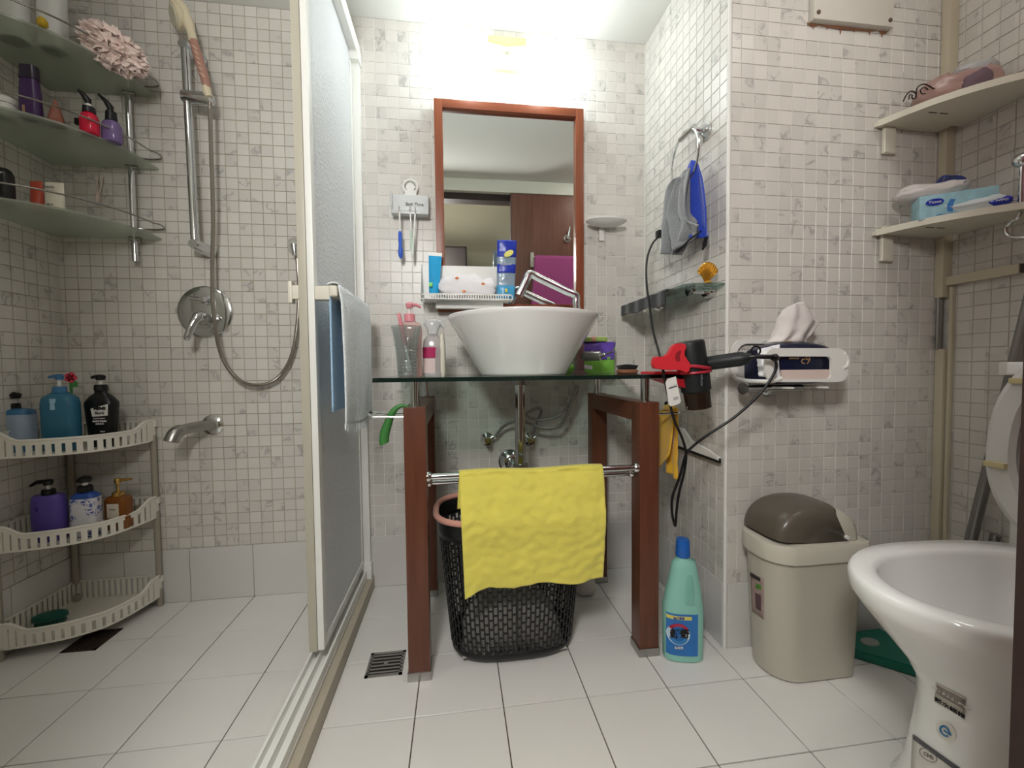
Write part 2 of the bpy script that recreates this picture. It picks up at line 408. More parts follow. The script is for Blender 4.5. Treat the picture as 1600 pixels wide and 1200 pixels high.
tube(bm, [(1.745, YD+.02, 1.70), (1.757, YD+.028, 1.775)], [.009, .006], 8)
obj('door_handle', bm, m_chrome, door)
# the hall beyond the doorway
m_hall = two_tone('hall_wall', '9a9483', '8a8371', 'Z', 1.9, .02); m_hallf = mat('hall_floor', '8f7b66', .5)
struct('floor_hall', box(XL-.6, XR+.4, -2.66, YD-.06, -.06, -.001), m_hallf)
bm = nb(); bx(bm, XL-.6, XR+.4, -2.7, -2.6, 0, 2.45); bx(bm, XL-.7, XL-.6, -2.6, YD-.12, 0, 2.45); bx(bm, XR+.4, XR+.5, -2.6, YD-.12, 0, 2.45)
struct('wall_hall', bm, m_hall)
struct('ceiling_hall', box(XL-.7, XR+.5, -2.7, YD-.12, 2.45, 2.5), m_ceil)
t = thing('storage_cabinet', 'dark brown cabinet in the hall seen at lower left in the mirror', 'cabinet', (.88, -2.5, 0), world=True)
obj('body', box(.45, 1.06, -2.597, -2.25, 0.001, 1.86, bev=.004), mat('dark_cabinet', '1c1310', .8), t)
for xx in (.46, .762): 
    d_ = obj('door', box(xx, xx+.288, -2.25, -2.232, .05, 1.84, bev=.003), mat('dark_cabinet'), t)
    s_ = sub(d_, 'handle', cyl(nb(), (xx+.26, -2.222, .95), (xx+.26, -2.222, 1.05), .006, 8), m_steel)
t = thing('fill_pendant', 'added white globe fill lamp, unseen, hanging in the hall outside the doorway', 'lamp', (.68, -1.95, 2.45), world=True)  # globe added behind the camera to light the room from the front
obj('ceiling_rose', lathe(nb(), [(.05, 0), (.05, -.02)], (.68, -1.95, 2.45), cap0=True, cap1=True), m_white, t)
obj('cord', cyl(nb(), (.68, -1.95, 1.79), (.68, -1.95, 2.43), .004, 8), m_black, t)
obj('lamp_socket', cyl(nb(), (.68, -1.95, 1.745), (.68, -1.95, 1.80), .03, 16), m_white, t)
obj('globe', lathe(nb(), [(.14*math.sin(PI*k/16)+.001, 1.61-.14*math.cos(PI*k/16)) for k in range(17)], (.68, -1.95, 0)), mat('hall_fill_glow', (1, .985, .96), emit=HALL_FILL), t)
for lx, ly, lab in ((.10, -.95, 'added round flush fill lamp, unseen, above the shower'), (1.95, -1.05, 'added round flush fill lamp, unseen, above the toilet')):  # two unseen lamps added to even out the room's brightness
    t = thing('fill_ceiling_lamp', lab, 'lamp', (lx, ly, ZC), world=True)
    obj('base', lathe(nb(), [(.12, 0), (.12, -.015)], (lx, ly, ZC), cap0=True, cap1=True), m_white, t)
    obj('diffuser', lathe(nb(), [(.11, -.015), (.105, -.035), (.06, -.05), (.001, -.054)], (lx, ly, ZC)), mat('room_fill_glow', (1, .965, .92), emit=ROOM_FILL) if lx > 1 else mat('shower_fill_glow', (1, .98, .93), emit=ROOM_FILL*.6), t)
# ================================================================ SHOWER SCREEN
m_frost = bpy.data.materials.new('frosted_panel'); m_frost.use_nodes = True
nt = m_frost.node_tree; nt.nodes.clear(); N = nt.nodes; L = nt.links
out = N.new('ShaderNodeOutputMaterial'); tr = N.new('ShaderNodeBsdfTranslucent'); df = N.new('ShaderNodeBsdfDiffuse'); gl = N.new('ShaderNodeBsdfGlossy')
tr.inputs[0].default_value = (.93, .95, .96, 1); df.inputs[0].default_value = (.94, .95, .96, 1); gl.inputs['Roughness'].default_value = .25
ma = N.new('ShaderNodeMixShader'); ma.inputs[0].default_value = .36; mb_ = N.new('ShaderNodeMixShader'); mb_.inputs[0].default_value = .07
tc = N.new('ShaderNodeTexCoord'); no = N.new('ShaderNodeTexVoronoi'); no.inputs['Scale'].default_value = 110; bp = N.new('ShaderNodeBump'); bp.inputs['Strength'].default_value = .7; bp.inputs['Distance'].default_value = .004
L.new(tc.outputs['Object'], no.inputs['Vector']); L.new(no.outputs['Distance'], bp.inputs['Height'])
for q in (tr, df, gl): L.new(bp.outputs[0], q.inputs['Normal'])
L.new(df.outputs[0], ma.inputs[1]); L.new(tr.outputs[0], ma.inputs[2]); L.new(ma.outputs[0], mb_.inputs[1]); L.new(gl.outputs[0], mb_.inputs[2]); L.new(mb_.outputs[0], out.inputs[0])
m_stone = mat('curb_stone', 'b3aa98', .5, bump=.1, var=.12, vscale=10)
curb = struct('trim_3', box(.548, .632, YD, -.003, 0, .045, bev=.004), m_stone)
t = thing('shower_screen', 'white-framed sliding shower screen with a frosted panel standing on the stone curb', 'shower screen', (.59, -.3, .045), world=True)
bm = nb()
bx(bm, .556, .612, YD, -.003, .045, .056, bev=.002); bx(bm, .556, .562, YD, -.003, .056, .074); bx(bm, .582, .586, YD, -.003, .056, .078); bx(bm, .606, .611, YD, -.003, .056, .080)
obj('bottom_track', bm, m_alu, t)
bm = nb(); bx(bm, .558, .618, YD, -.003, 1.93, 1.985, bev=.002); bx(bm, .618, .624, YD, -.003, 1.925, 1.975)
obj('top_rail', bm, m_alu, t)
bm = nb(); bx(bm, .556, .566, -.03, 0, .045, 1.96); bx(bm, .566, .606, -.016, 0, .045, 1.96); bx(bm, .600, .624, -.026, 0, .045, 1.96, bev=.002)
obj('wall_jamb', bm, m_alu, t)
bm = nb(); bx(bm, .57, .60, -.045, -.02, .08, 1.935, bev=.002); obj('far_stile', bm, m_alu, t)
obj('near_stile', box(.586, .602, -.500, -.474, .100, 1.935, bev=.002), m_alu, t)
obj('edge_channel', box(.565, .5855, -.502, -.474, .098, 1.935, bev=.002), m_alub, t)
obj('panel_glass', box(.591, .597, -.476, -.04, .115, 1.93), m_frost, t, False)
obj('lower_frame', box(.589, .601, -.476, -.045, .096, .118, bev=.001), m_alu, t)
obj('corner_block', box(.553, .628, -.034, -.002, .045, .105, bev=.004), m_alu, t)
obj('top_bracket', box(.556, .630, -.05, -.002, 1.90, 1.945, bev=.006), m_alu, t)
# handle bar on the room side
bm = nb()
for yy in (-.478, -.15):
    bx(bm, .598, .650, yy-.016, yy+.012, .995, 1.03, bev=.005)
bx(bm, .641, .662, -.520, -.145, .999, 1.027, bev=.007, seg=3)
obj('handle_bar', bm, m_cream, t)
bm = nb(); bx(bm, .543, .567, -.498, -.480, .995, 1.03, bev=.004); bx(bm, .540, .55, -.501, -.477, .985, 1.04, bev=.005)
obj('inner_handle', bm, m_cream, t)
# pale blue towel on the bar
m_blue = mat('blue_towel_face', 'edf5fb', .9, bump=.9, bscale=160, sheen=.3, var=.12, vscale=90)
m_blueb = mat('blue_towel_back', 'a9cfee', .9, bump=.5, bscale=160, sheen=.3)
tw = thing('hanging_towel', 'pale blue ribbed towel hung over the shower screen handle bar', 'towel', (.66, -.3, 1.03), world=True)
def ftow(s, q):
    y = -.517+.350*s; z = 1.028-.345*q-(.016*math.sin(s*3.1)*q)
    rib = .0022*abs(math.sin(s*PI*14)); x = .6640+.006*min(1, q*8)+.004*math.sin(s*9+q*3)*q+rib
    return (x, y+.01*q, z)
obj('front_fold', grid(ftow, 84, 40), m_blue, tw, mods=.003)
def btow(s, q):
    y = -.505+.32*s-.002*q; x = .644-.004*math.sin(s*7)*q-.004*min(1, q*8)
    return (x, y, 1.028-.315*q)
obj('back_fold', grid(btow, 30, 20), m_blueb, tw, mods=.003)
obj('top_fold', grid(lambda s, q: (.6515+.0135*math.cos(PI*q), -.517+.350*s+.0*q, 1.028+.006*math.sin(PI*q)), 40, 8), m_blue, tw, mods=.003)
bm = nb()
for i in range(26):
    s = i/25; p = Vector(ftow(s, 1)); tube(bm, [p, p+Vector((random.uniform(-.002, .002), random.uniform(-.004, .004), -.012)), p+Vector((0, random.uniform(-.006, .006), -random.uniform(.016, .026)))], [.0022, .0018, .001], 5)
obj('fringe', bm, m_blue, tw)

# ================================================================ WASHSTAND
GZ0, GZ1 = .786, .797
m_dkglass = mat('dark_edge_glass', '20302b', .04, trans=.35)
ws = thing('washstand', 'dark wood trestle washstand with a black-edged glass top on chrome spacers', 'washstand', (1.155, -.27, 0), world=True)
LG = {'l': (.813, .869), 'r': (1.449, 1.505)}
for sd in 'lr':
    x0, x1 = LG[sd]
    for ya, yb in ((-.512, -.456), (-.105, -.05)):
        obj('leg', box(x0, x1, ya, yb, .022, .72, bev=.0015), m_mahog, ws)
        obj('foot', box(x0-.003, x1+.003, ya-.003, yb+.003, 0, .024, bev=.003), m_steel, ws)
        c = ((x0+x1)/2, (ya+yb)/2)
        for dx in (0,):
            bm = cyl(nb(), (c[0], c[1], .718), (c[0], c[1], GZ0), .0125, 20); cyl(bm, (c[0], c[1], .718), (c[0], c[1], .723), .016, 20)
            obj('standoff', bm, m_chrome, ws)
    obj('top_beam', box(x0+.0005, x1-.0005, -.456, -.105, .665, .719, bev=.0015), m_mahogy, ws)
obj('glass_top', box(.7435, 1.5705, -.5285, -.0135, GZ0+.0005, GZ1), thin_glass('clear_table_glass', 'e3eee9'), ws, False)
bm = nb(); ribbon(bm, [(.743, -.012), (.743, -.529), (.745, -.5295), (1.569, -.5295), (1.571, -.529), (1.571, -.012)], GZ0, GZ1-.0005, .0016); obj('polished_edge', bm, m_dkglass, ws, False)
for (yy, zz, rr) in ((-.495, .535, .0095), (-.465, .512, .007)):
    bm = cyl(nb(), (.869, yy, zz), (1.449, yy, zz), rr, 16)
    for xa, sg in ((.869, 1), (1.449, -1)):
        lathe_pts = [(rr+.005, 0), (rr+.005, .006), (rr+.001, .012)]
        rings_mesh(bm, [[(xa+sg*z, yy+r*math.cos(2*PI*k/16), zz+r*math.sin(2*PI*k/16)) for k in range(16)] for r, z in lathe_pts], True, False)
    obj('towel_bar', bm, m_chrome, ws)
# ring hook on the stand's left side
bm = tube(nb(), [(.813, -.5, .695), (.735, -.5, .697)], .0035, 8); tube(bm, spline([(.735, -.5, .697), (.722, -.494, .703), (.722, -.47, .706), (.738, -.462, .703), (.765, -.462, .70), (.813, -.462, .70)], 5), .0035, 8)
obj('side_hook', bm, m_chrome, ws)
bm = tube(nb(), [(1.505, -.5, .685), (1.565, -.5, .687)], .0035, 8); tube(bm, spline([(1.565, -.5, .687), (1.578, -.49, .687), (1.578, -.455, .688), (1.56, -.447, .688), (1.505, -.447, .688)], 5), .0035, 8)
obj('side_hook', bm, m_chrome, ws)
# yellow cloth over the front bar
m_yel = mat('yellow_cloth', 'e0d45f', .95, bump=.5, bscale=55, var=.10, vscale=14, sheen=.4)
def ycl(s, q):
    # q from 0 front hem to 1 back hem, the fold at q=.72; the front lies out over the basket rim
    zt = .545+.002*math.sin(s*9); hem = .252-.022*max(0, 1-s*6)+.005*math.sin(s*14)
    xl, xr = .952, 1.344
    if q < .72:
        k = q/.72; z = hem+(zt-.004-hem)*k
        out_ = -.5088-.040*min(1, max(0, (.535-z)/.11))**.8
        y = out_-.004*math.sin(s*8+2)*(1-k)
        x = xl+.010*(1-k)+(xr-xl-.024*(1-k))*s
        y += .005*fn(s*6, k*5, 1)+.0035*fn(s*16, k*15, 4)
    elif q < .8:
        a = (q-.72)/.08*PI; y = -.495-.0135*math.cos(a); z = zt-.003+.010*math.sin(a)*.6; x = xl+(xr-xl)*s
    else:
        k = (q-.8)/.2; y = -.4815+.003*fn(s*5, k, 3); z = zt-.004-.10*k; x = xl+(xr-xl)*s-.006*k
    return (x, y, z)
tag(obj('hanging_cloth', grid(ycl, 90, 110), m_yel, mods=.0022), 'yellow crinkled cleaning cloth draped over the washstand front rail', 'cloth')

# ================================================================ BASIN
bc = (1.161, -.285, GZ1)
bs = thing('wash_basin', 'white flared ceramic vessel basin standing on the glass top', 'basin', bc)
prof = [(.12, 0), (.134, .001), (.137, .006), (.148, .035), (.168, .075), (.192, .12), (.211, .155), (.222, .176), (.2275, .186), (.226, .190), (.221, .189), (.214, .180), (.198, .15), (.17, .10), (.13, .06), (.07, .036), (.025, .032), (.001, .032)]
prof = [(r*(1.04 if z > .03 else 1.0), z*(.96 if z > .03 else 1)) for r, z in prof]
obj('bowl', lathe(nb(), prof, seg=72, cap0=True, cap1=False), m_ceramic, bs, ang=60)
obj('drain_ring', lathe(nb(), [(.026, .033), (.024, .036), (.001, .036)], seg=24), m_chrome, bs)
pp = thing('drain_pipe', 'vertical chrome drain pipe under the basin with its wall trap', 'pipe', (1.15, -.3, .6), world=True)
obj('down_pipe', cyl(nb(), (1.147, -.30, .50), (1.147, -.30, GZ0), .0165, 24), m_chrome, pp)
bm = cyl(nb(), (1.147, -.30, .765), (1.147, -.30, GZ0-.0005), .030, 24); obj('flange', bm, m_steel, pp)
bm = cyl(nb(), (1.147, -.30, .475), (1.147, -.30, .515), .024, 20); cyl(bm, (1.147, -.30, .36), (1.147, -.30, .475), .03, 20); obj('bottle_trap', bm, m_steel, pp)
bm = tube(nb(), spline([(1.147, -.28, .45), (1.15, -.2, .455), (1.152, -.08, .458), (1.152, -.004, .458)], 6), .016, 16); obj('waste_arm', bm, m_chrome, pp)
bm = nb(); rings_mesh(bm, [[(1.152+r*math.cos(2*PI*k/28), y, .458+r*math.sin(2*PI*k/28)) for k in range(28)] for r, y in ((.048, -.003), (.046, -.012), (.03, -.026), (.017, -.03))], True, True)
obj('wall_flange', bm, m_chrome, pp)

# faucet: bent chrome spout rising behind the basin
fx, fy = 1.400, -.165
fc = thing('basin_faucet', 'tall bent chrome faucet arching over the basin from its right', 'faucet', (fx, fy, GZ1), world=True)
A = at(904, 490, y=fy); fx = A.x
obj('base', box(fx-.022, fx+.022, fy-.022, fy+.022, GZ1, GZ1+.008, bev=.001), m_steel, fc)
obj('body', box(fx-.014, fx+.016, fy-.015, fy+.015, GZ1+.008, .905, bev=.002), m_steel, fc)
p1, p2, p3, p4 = Vector((fx, fy, .90)), at(899, 462, y=fy), at(828, 428, y=fy), at(811, 462, y=fy)
path = [p1, p1.lerp(p2, .5), p1.lerp(p2, .82)]+spline([p1.lerp(p2, .86), p2, p2.lerp(p3, .18)], 8)[1:]+[p2.lerp(p3, .5), p2.lerp(p3, .76)]+spline([p2.lerp(p3, .80), p3, p3.lerp(p4, .35), p4], 8)[1:]
obj('spout', tube(nb(), path, .0140, 18), m_chrome, fc)
V0 = at(912, 557, y=fy-.02); V1 = at(938, 556, y=fy-.05)
bm = tube(nb(), [(fx+.01, fy-.005, V0.z), (V0.x+.005, fy-.02, V0.z), (V1.x, V1.y, V1.z)], [.013, .0165, .0165], 20)
obj('valve', bm, m_steel, fc)
bm = tube(nb(), [V1, V1+Vector((.012, -.01, .003))], .007, 12); tube(bm, [V1+Vector((.01, -.008, .003)), at(958, 549, y=fy-.09)], [.004, .003], 8)
obj('lever', bm, m_chrome, fc)
# stop valves and flexible hoses on the wall below
hs = thing('supply_valves', 'two chrome stop valves with braided hoses on the wall under the basin', 'valve', (1.14, -.03, .548), world=True)
m_hose = mat('braided_hose', '9a9894', .35, .9, bump=.6, bscale=260)
for i, (uu, vv) in enumerate(((762, 687), (828, 687))):
    c = at(uu, vv, y=-.03)
    bm = nb(); rings_mesh(bm, [[(c.x+r*math.cos(2*PI*k/20), y, c.z+r*math.sin(2*PI*k/20)) for k in range(20)] for r, y in ((.026, -.003), (.024, -.012), (.012, -.018), (.012, -.045), (.014, -.046), (.014, -.06))], True, True)
    cyl(bm, (c.x, -.035, c.z), (c.x+.022, -.035, c.z+.012), .008, 12); bx(bm, c.x-.008, c.x+.008, -.068, -.06, c.z-.014, c.z+.014, bev=.002)
    obj('stop_valve', bm, m_chrome, hs)
h1 = [at(774, 682, y=-.04), at(785, 668, y=-.05), at(798, 660, y=-.07), at(815, 658, y=-.08), at(845, 668, y=-.09), at(872, 666, y=-.1), at(885, 650, y=-.12), at(893, 628, y=-.14), at(899, 605, y=fy)]
h2 = [at(833, 678, y=-.04), at(838, 662, y=-.06), at(846, 642, y=-.08), at(838, 638, y=-.1), at(822, 648, y=-.1), at(838, 656, y=-.1), at(866, 652, y=-.11), at(884, 640, y=-.12), at(896, 620, y=-.15), at(903, 604, y=fy)]
for h in (h1, h2): obj('hose', tube(nb(), spline(h, 7), .0058, 10), m_hose, hs)

# ================================================================ MIRROR, LAMP
mr = thing('framed_mirror', 'rectangular mirror in a reddish wood frame above the basin', 'mirror', (1.165, -.02, 1.03), world=True)
mx0, mx1, mz0, mz1, mw = .884, 1.441, 1.030, 1.793, .030
TL = .012
def tilt(bm, tt=TL):
    for v in bm.verts: v.co.y -= (v.co.z-mz0)*tt
    return bm
for a in ((mx0, mx0+mw), (mx1-mw, mx1)):
    obj('frame_rail', tilt(box(a[0], a[1], -.030, -.004, mz0, mz1, bev=.001)), m_mirf, mr)
for a in ((mz0, mz0+mw), (mz1-mw, mz1)):
    obj('frame_rail', tilt(box(mx0+mw, mx1-mw, -.030, -.004, a[0], a[1], bev=.001)), m_mirfx, mr)
obj('mirror_glass', tilt(box(mx0+mw-.002, mx1-mw+.002, -.013, -.006, mz0+mw-.002, mz1-mw+.002)), mat('mirror_silver', 'dfe3e0', .015, 1), mr, False)
lp = thing('wall_lamp', 'twin glowing wall lamp on a yellowed square backplate above the mirror', 'lamp', (1.155, -.02, 1.98), world=True)
obj('backplate', box(1.085, 1.226, -.022, -.003, 1.925, 2.045, bev=.004), mat('yellowed_plate', 'c9c489', .5, var=.12, vscale=9), lp)
obj('centre_screw', tube(nb(), [(1.155, -.022, 1.985), (1.155, -.027, 1.985)], .005, 12), m_steel, lp)
m_glow = mat('lamp_glow', (.86, .97, 1), emit=LAMP)
for lx in (1.012, 1.288):
    bm = tube(nb(), [(1.155, -.02, 2.0), (lx+(.02 if lx < 1.1 else -.02), -.045, 2.0), (lx, -.075, 1.985)], .007, 10); bx(bm, lx-.022, lx+.022, -.097, -.053, 1.985, 2.02, bev=.004)
    obj('lamp_holder', bm, m_white, lp)
    obj('bulb', tube(nb(), [(lx, -.075, 1.985), (lx, -.075, 1.97), (lx, -.075, 1.86), (lx, -.075, 1.845)], [.02, .03, .03, .018], 20), m_glow, lp)

# ================================================================ WALL THINGS ROUND THE MIRROR
m_clear = mat('clear_plastic', 'f0f2f2', .08, trans=.85, ior=1.3)
m_clear2 = mat('clear_white_plastic', 'eceeee', .2, trans=.5)
tb = thing('toothbrush_holder', 'clear white suction toothbrush holder on the tiles left of the mirror', 'holder', (.79, -.02, 1.40), world=True)
a, b = at(613, 303, y=-.03), at(669, 335, y=-.03)
obj('panel', box(a.x, b.x, -.028, -.022, b.z, a.z, bev=.002), mat('frosted_label', 'd2d4d4', .35), tb)
bm = nb(); bx(bm, a.x-.002, b.x+.002, -.052, -.021, b.z-.008, b.z-.003, bev=.001); bx(bm, a.x-.002, b.x+.002, -.054, -.050, b.z-.008, b.z+.006, bev=.001)
bx(bm, a.x-.003, a.x, -.05, -.02, b.z-.006, a.z+.002); bx(bm, b.x, b.x+.003, -.05, -.02, b.z-.006, a.z+.002)
obj('tray', bm, m_clear2, tb)
c = at(641, 292, y=-.02); bm = tube(nb(), [(c.x+.025*math.cos(t_), -.02, c.z+.025*math.sin(t_)) for t_ in [2*PI*k/28 for k in range(28)]], .0045, 8, closed=True)
bx(bm, c.x-.02, c.x+.022, -.024, -.005, a.z-.002, c.z-.012, bev=.003); cyl(bm, (c.x, -.003, c.z), (c.x, -.02, c.z), .016, 20)
obj('suction_hook', bm, m_white, tb)
m_ink = mat('black_ink', '1a1a1a', .6)
text('Bath Time', .017, m_ink, tb, (b.x-.048, -.0288, (a.z+b.z)/2), (1, 0, 0), (0, 0, 1), sx=.9)
def brush(u0, v0, u1, v1, handle, label, grp=None, yy=-.058, thick=1.0, lower=None):
    p0, p1 = at(u0, v0, y=yy), at(u1, v1, y=yy)
    t = thing('toothbrush', label, 'toothbrush', tuple(p1), world=True)
    k = lambda f: p0.lerp(p1, f)
    obj('neck', tube(nb(), [k(0), k(.05), k(.35), k(.5)], [.004, .003, .0028, .004], 10), m_white, t)
    obj('handle', tube(nb(), [k(.45), k(.5), k(.62), k(.72), k(.85), k(.94), k(1)], [x*thick for x in (.0035, .005, .0055, .0045, .0068, .006, .002)], 12), handle, t)
    bm = nb(); d_ = (p1-p0).normalized()
    for i in range(5):
        for j in (-1, 0, 1):
            q = k(0)+Vector((j*.002, -.002, -.004*i+.008)); tube(bm, [q, q+Vector((0, -.009, 0))], .0009, 4)
    obj('bristles', bm, m_white, t)
    return t
brush(624, 327, 626, 404, mat('blue_grip', '2f5fd0', .35), 'toothbrush with a thick blue grip hanging in the wall holder', thick=1.25)
brush(641, 327, 643, 392, mat('mint_grip', 'c6dccb', .35), 'thin white and mint toothbrush, middle one in the wall holder', thick=.7)
brush(649, 329, 644, 405, mat('pale_grip', 'dfe6dd', .35), 'longer white toothbrush slanting at the right of the wall holder', thick=.75)
# white soap dish on the wall right of the mirror
sd = thing('soap_dish', 'white oval wall soap dish on the tiles right of the mirror', 'soap dish', (1.52, -.05, 1.37), world=True)
c = at(948, 346, y=-.055); W_ = .078
bm = loft([(c.z-.014, W_*.45, .02, 2.2, c.x, -.05), (c.z-.010, W_*.72, .034, 2.2, c.x, -.05), (c.z+.001, W_, .046, 2.4, c.x, -.05), (c.z+.004, W_*1.01, .0465, 2.4, c.x, -.05), (c.z+.002, W_*.94, .042, 2.4, c.x, -.05), (c.z-.006, W_*.7, .03, 2.2, c.x, -.05)], 36)
obj('dish', bm, m_white, sd)
obj('bracket', box(c.x-.014, c.x+.006, -.012, -.003, c.z-.06, c.z+.006, bev=.003), m_white, sd)
obj('suction_knob', box(c.x-.014, c.x+.004, -.03, -.003, c.z+.002, c.z+.018, bev=.004), m_white, sd)
# white basket hanging in front of the mirror
cd = thing('wall_caddy', 'shallow white plastic basket mounted across the lower left of the mirror', 'basket', (.98, -.07, 1.07), world=True)
cx0, cx1 = at(657, 440, y=-.09).x, at(800, 460, y=-.09).x; zb_ = 1.062; zt_ = 1.085; zbk = at(720, 416, y=-.034).z
bm = nb()
bx(bm, cx0+.012, cx1-.01, -.115, -.036, zb_, zb_+.003)
obj('base', bm, m_white, cd)
bm = nb()
prism(bm, [(cx0, zb_+.01), (cx0+.012, zb_), (cx1-.012, zb_), (cx1, zb_+.01), (cx1, zbk-.008), (cx1-.008, zbk), (cx0+.008, zbk), (cx0, zbk-.008)], .003, lambda a, b, d: (a, -.038+d, b))
obj('back_wall', bm, m_white, cd)
bm = nb(); path = [(cx0+.001, -.036), (cx0+.001, -.095), (cx0+.006, -.109), (cx0+.018, -.117), (cx1-.018, -.117), (cx1-.006, -.109), (cx1-.001, -.095), (cx1-.001, -.036)]
ribbon(bm, path, zb_+.014, zb_+.019, .0035); ribbon(bm, path, zb_-.001, zb_+.003, .003)
n_ = 34
for i in range(n_):
    x = cx0+.018+(cx1-cx0-.036)*i/(n_-1); bx(bm, x-.0016, x+.0016, -.1185, -.1155, zb_, zb_+.016)
for i in range(6):
    y = -.045-.012*i
    for xx in (cx0+.001, cx1-.001): bx(bm, xx-.0015, xx+.0015, y-.002, y+.002, zb_, zb_+.016)
obj('railing', bm, m_white, cd)
bm = prism(nb(), [(0, 0), (-.058, 0), (-.074, .02), (-.016, zbk-zb_), (0, zbk-zb_)], .003, lambda a, b, d: (cx0-.001+d, -.038+a, zb_+b)); obj('end_wall', bm, m_white, cd)
bm = nb(); bx(bm, cx0+.05, cx1-.03, -.07, -.04, zb_-.026, zb_-.0005, bev=.003); obj('drip_tray', bm, m_white, cd)
# tubes and packets in it
def flat_tube(name, label, cat, base, top, wid, thick, m, capm, lean=(0, 0)):
    t = thing(name, label, cat, tuple(base), world=True)
    B, U = Vector(base), Vector(top); ax = (U-B); n = 10; rs = []
    side = Vector((1, 0, 0)); side = (side-ax.normalized()*side.dot(ax.normalized())).normalized(); dep = ax.normalized().cross(side)
    for i in range(n+1):
        f = i/n; a_ = wid/2*(.75+.25*f); b_ = thick/2*(1-f*.93)
        rs.append([B+ax*f+side*(a_*math.cos(2*PI*k/16))+dep*(b_*math.sin(2*PI*k/16)) for k in range(16)])
    obj('tube_body', rings_mesh(nb(), rs), m, t)
    rs = [[B+ax*f+side*(wid*.3*math.cos(2*PI*k/16))+dep*(thick*.42*math.sin(2*PI*k/16)) for k in range(16)] for f in (-.14, .0)]
    obj('cap', rings_mesh(nb(), rs), capm, t)
    return t, B, U, side, dep
q0 = Vector((at(678, 458, y=-.085).x, -.085, zb_+.018)); q1 = at(678, 400, y=-.07); q1.x = at(680, 400, y=-.07).x
t, B, U, sd_, dp_ = flat_tube('toothpaste_tube', 'bright blue toothpaste tube standing at the left end of the white basket', 'toothpaste', q0, q1, .046, .026, mat('blue_foil', '2ba5dd', .2, var=.25, vscale=25), m_white)
obj('crimp', prism(nb(), [(-.024, 0), (.024, 0), (.024, .012), (-.024, .012)], .002, lambda a, b, d: tuple(U+sd_*a+Vector((0, -.001+d, b)))), m_white, t)
tg = at(673, 445, y=-.104); obj('label_patch', box(tg.x-.006, tg.x+.006, -.106, -.100, tg.z-.006, tg.z+.008, bev=.001), mat('lime_print', '74d560', .4), t)
m_tissue = mat('printed_tissue', 'ece9ec', .8, bump=.5, bscale=40)
t = thing('tissue_packet', 'crumpled white printed tissue packet lying in the white basket', 'tissue', (.98, -.08, zb_), world=True)
px0, px1 = at(690, 450, y=-.08).x, at(772, 450, y=-.08).x; pcx = (px0+px1)/2
def pack(cx, cy, z0, hw, hd, hh, seed, n=26, m=14):
    bm = nb(); rs = []
    for i in range(m+1):
        ph = PI*i/m; rr = math.sin(ph)**.55; zz = (1-math.cos(ph))/2; row = []
        for k in range(n):
            e = se(hw*rr, hd*rr, 3, k, n); j = 1+.10*fn(e[0]*30+seed, e[1]*30, zz*4)+.08*fn(e[0]*90, e[1]*90+seed, zz*9)
            row.append((cx+e[0]*j, cy+e[1]*j, z0+2*hh*zz*(1+.22*fn(e[0]*28+seed, e[1]*20, 3)+.08*fn(e[0]*95, e[1]*60, seed))))
        rs.append(row)
    return rings_mesh(bm, rs)
obj('packet_body', pack(pcx, -.078, zb_+.003, (px1-px0)/2+.008, .033, .044, 3, 40, 20), m_tissue, t)
bm = nb()
for k, (uu, vv, cc) in enumerate(((714, 434, 0), (755, 443, 0), (725, 455, 0))):
    bm = nb(); p = at(uu, vv, y=-.114); rings_mesh(bm, [[(p.x+.0065*math.cos(2*PI*j/14), y, p.z+.0035*math.sin(2*PI*j/14)) for j in range(14)] for y in (-.1135, -.102)]); obj('printed_motif', bm, mat('orange_print', 'd57a3c', .7), t)
t = thing('razor_packet', 'blue and clear packet of razors standing at the right end of the white basket', 'packet', (1.12, -.07, zb_), world=True)
p0, p1 = at(776, 461, y=-.085), at(803, 461, y=-.085); z1_ = at(790, 378, y=-.085).z
def pk(s, q):
    x = p0.x+.004*q+(p1.x-p0.x)*s+.008*q*s; return (x, -.086-.006*math.sin(PI*s)+.003*fn(s*4, q*9), zb_+.004+(z1_-zb_)*q)
def pkf(lo, hi, off): 
    return lambda s, q: (lambda v: (v[0], v[1]-off, v[2]))(pk(s, lo+(hi-lo)*q))
obj('pouch', grid(pk, 8, 24), mat('clear_pouch', 'a9bdd0', .15, trans=.4, bump=.5, bscale=80), t, mods=.004)
m_nav = mat('royal_blue_print', '2338ab', .3)
obj('printed_header', grid(pkf(.72, 1, .003), 8, 8), m_nav, t, mods=.001)
obj('printed_band', grid(pkf(.45, .6, .003), 8, 5), m_nav, t, mods=.001)
obj('printed_foot', grid(pkf(.02, .24, .003), 8, 5), mat('sky_print', '4aa0cf', .3), t, mods=.001)
c = at(795, 396, y=-.1); obj('logo_oval', rings_mesh(nb(), [[(c.x+.017*math.cos(2*PI*j/24)*1.0, y, c.z+.011*math.sin(2*PI*j/24)+.006*math.cos(2*PI*j/24)) for j in range(24)] for y in (-.101, -.096)]), mat('pale_yellow_print', 'e6e07c', .3), t)
c = at(791, 413, y=-.1); text('Protector', .0105, m_white, t, (c.x, -.1, c.z), (1, 0, .08), (0, 0, 1))
c = at(791, 454, y=-.1); text('8', .016, mat('yellow_print', 'e8d640', .4), t, (c.x, -.1, c.z), (1, 0, .1), (0, 0, 1), bold=.001)

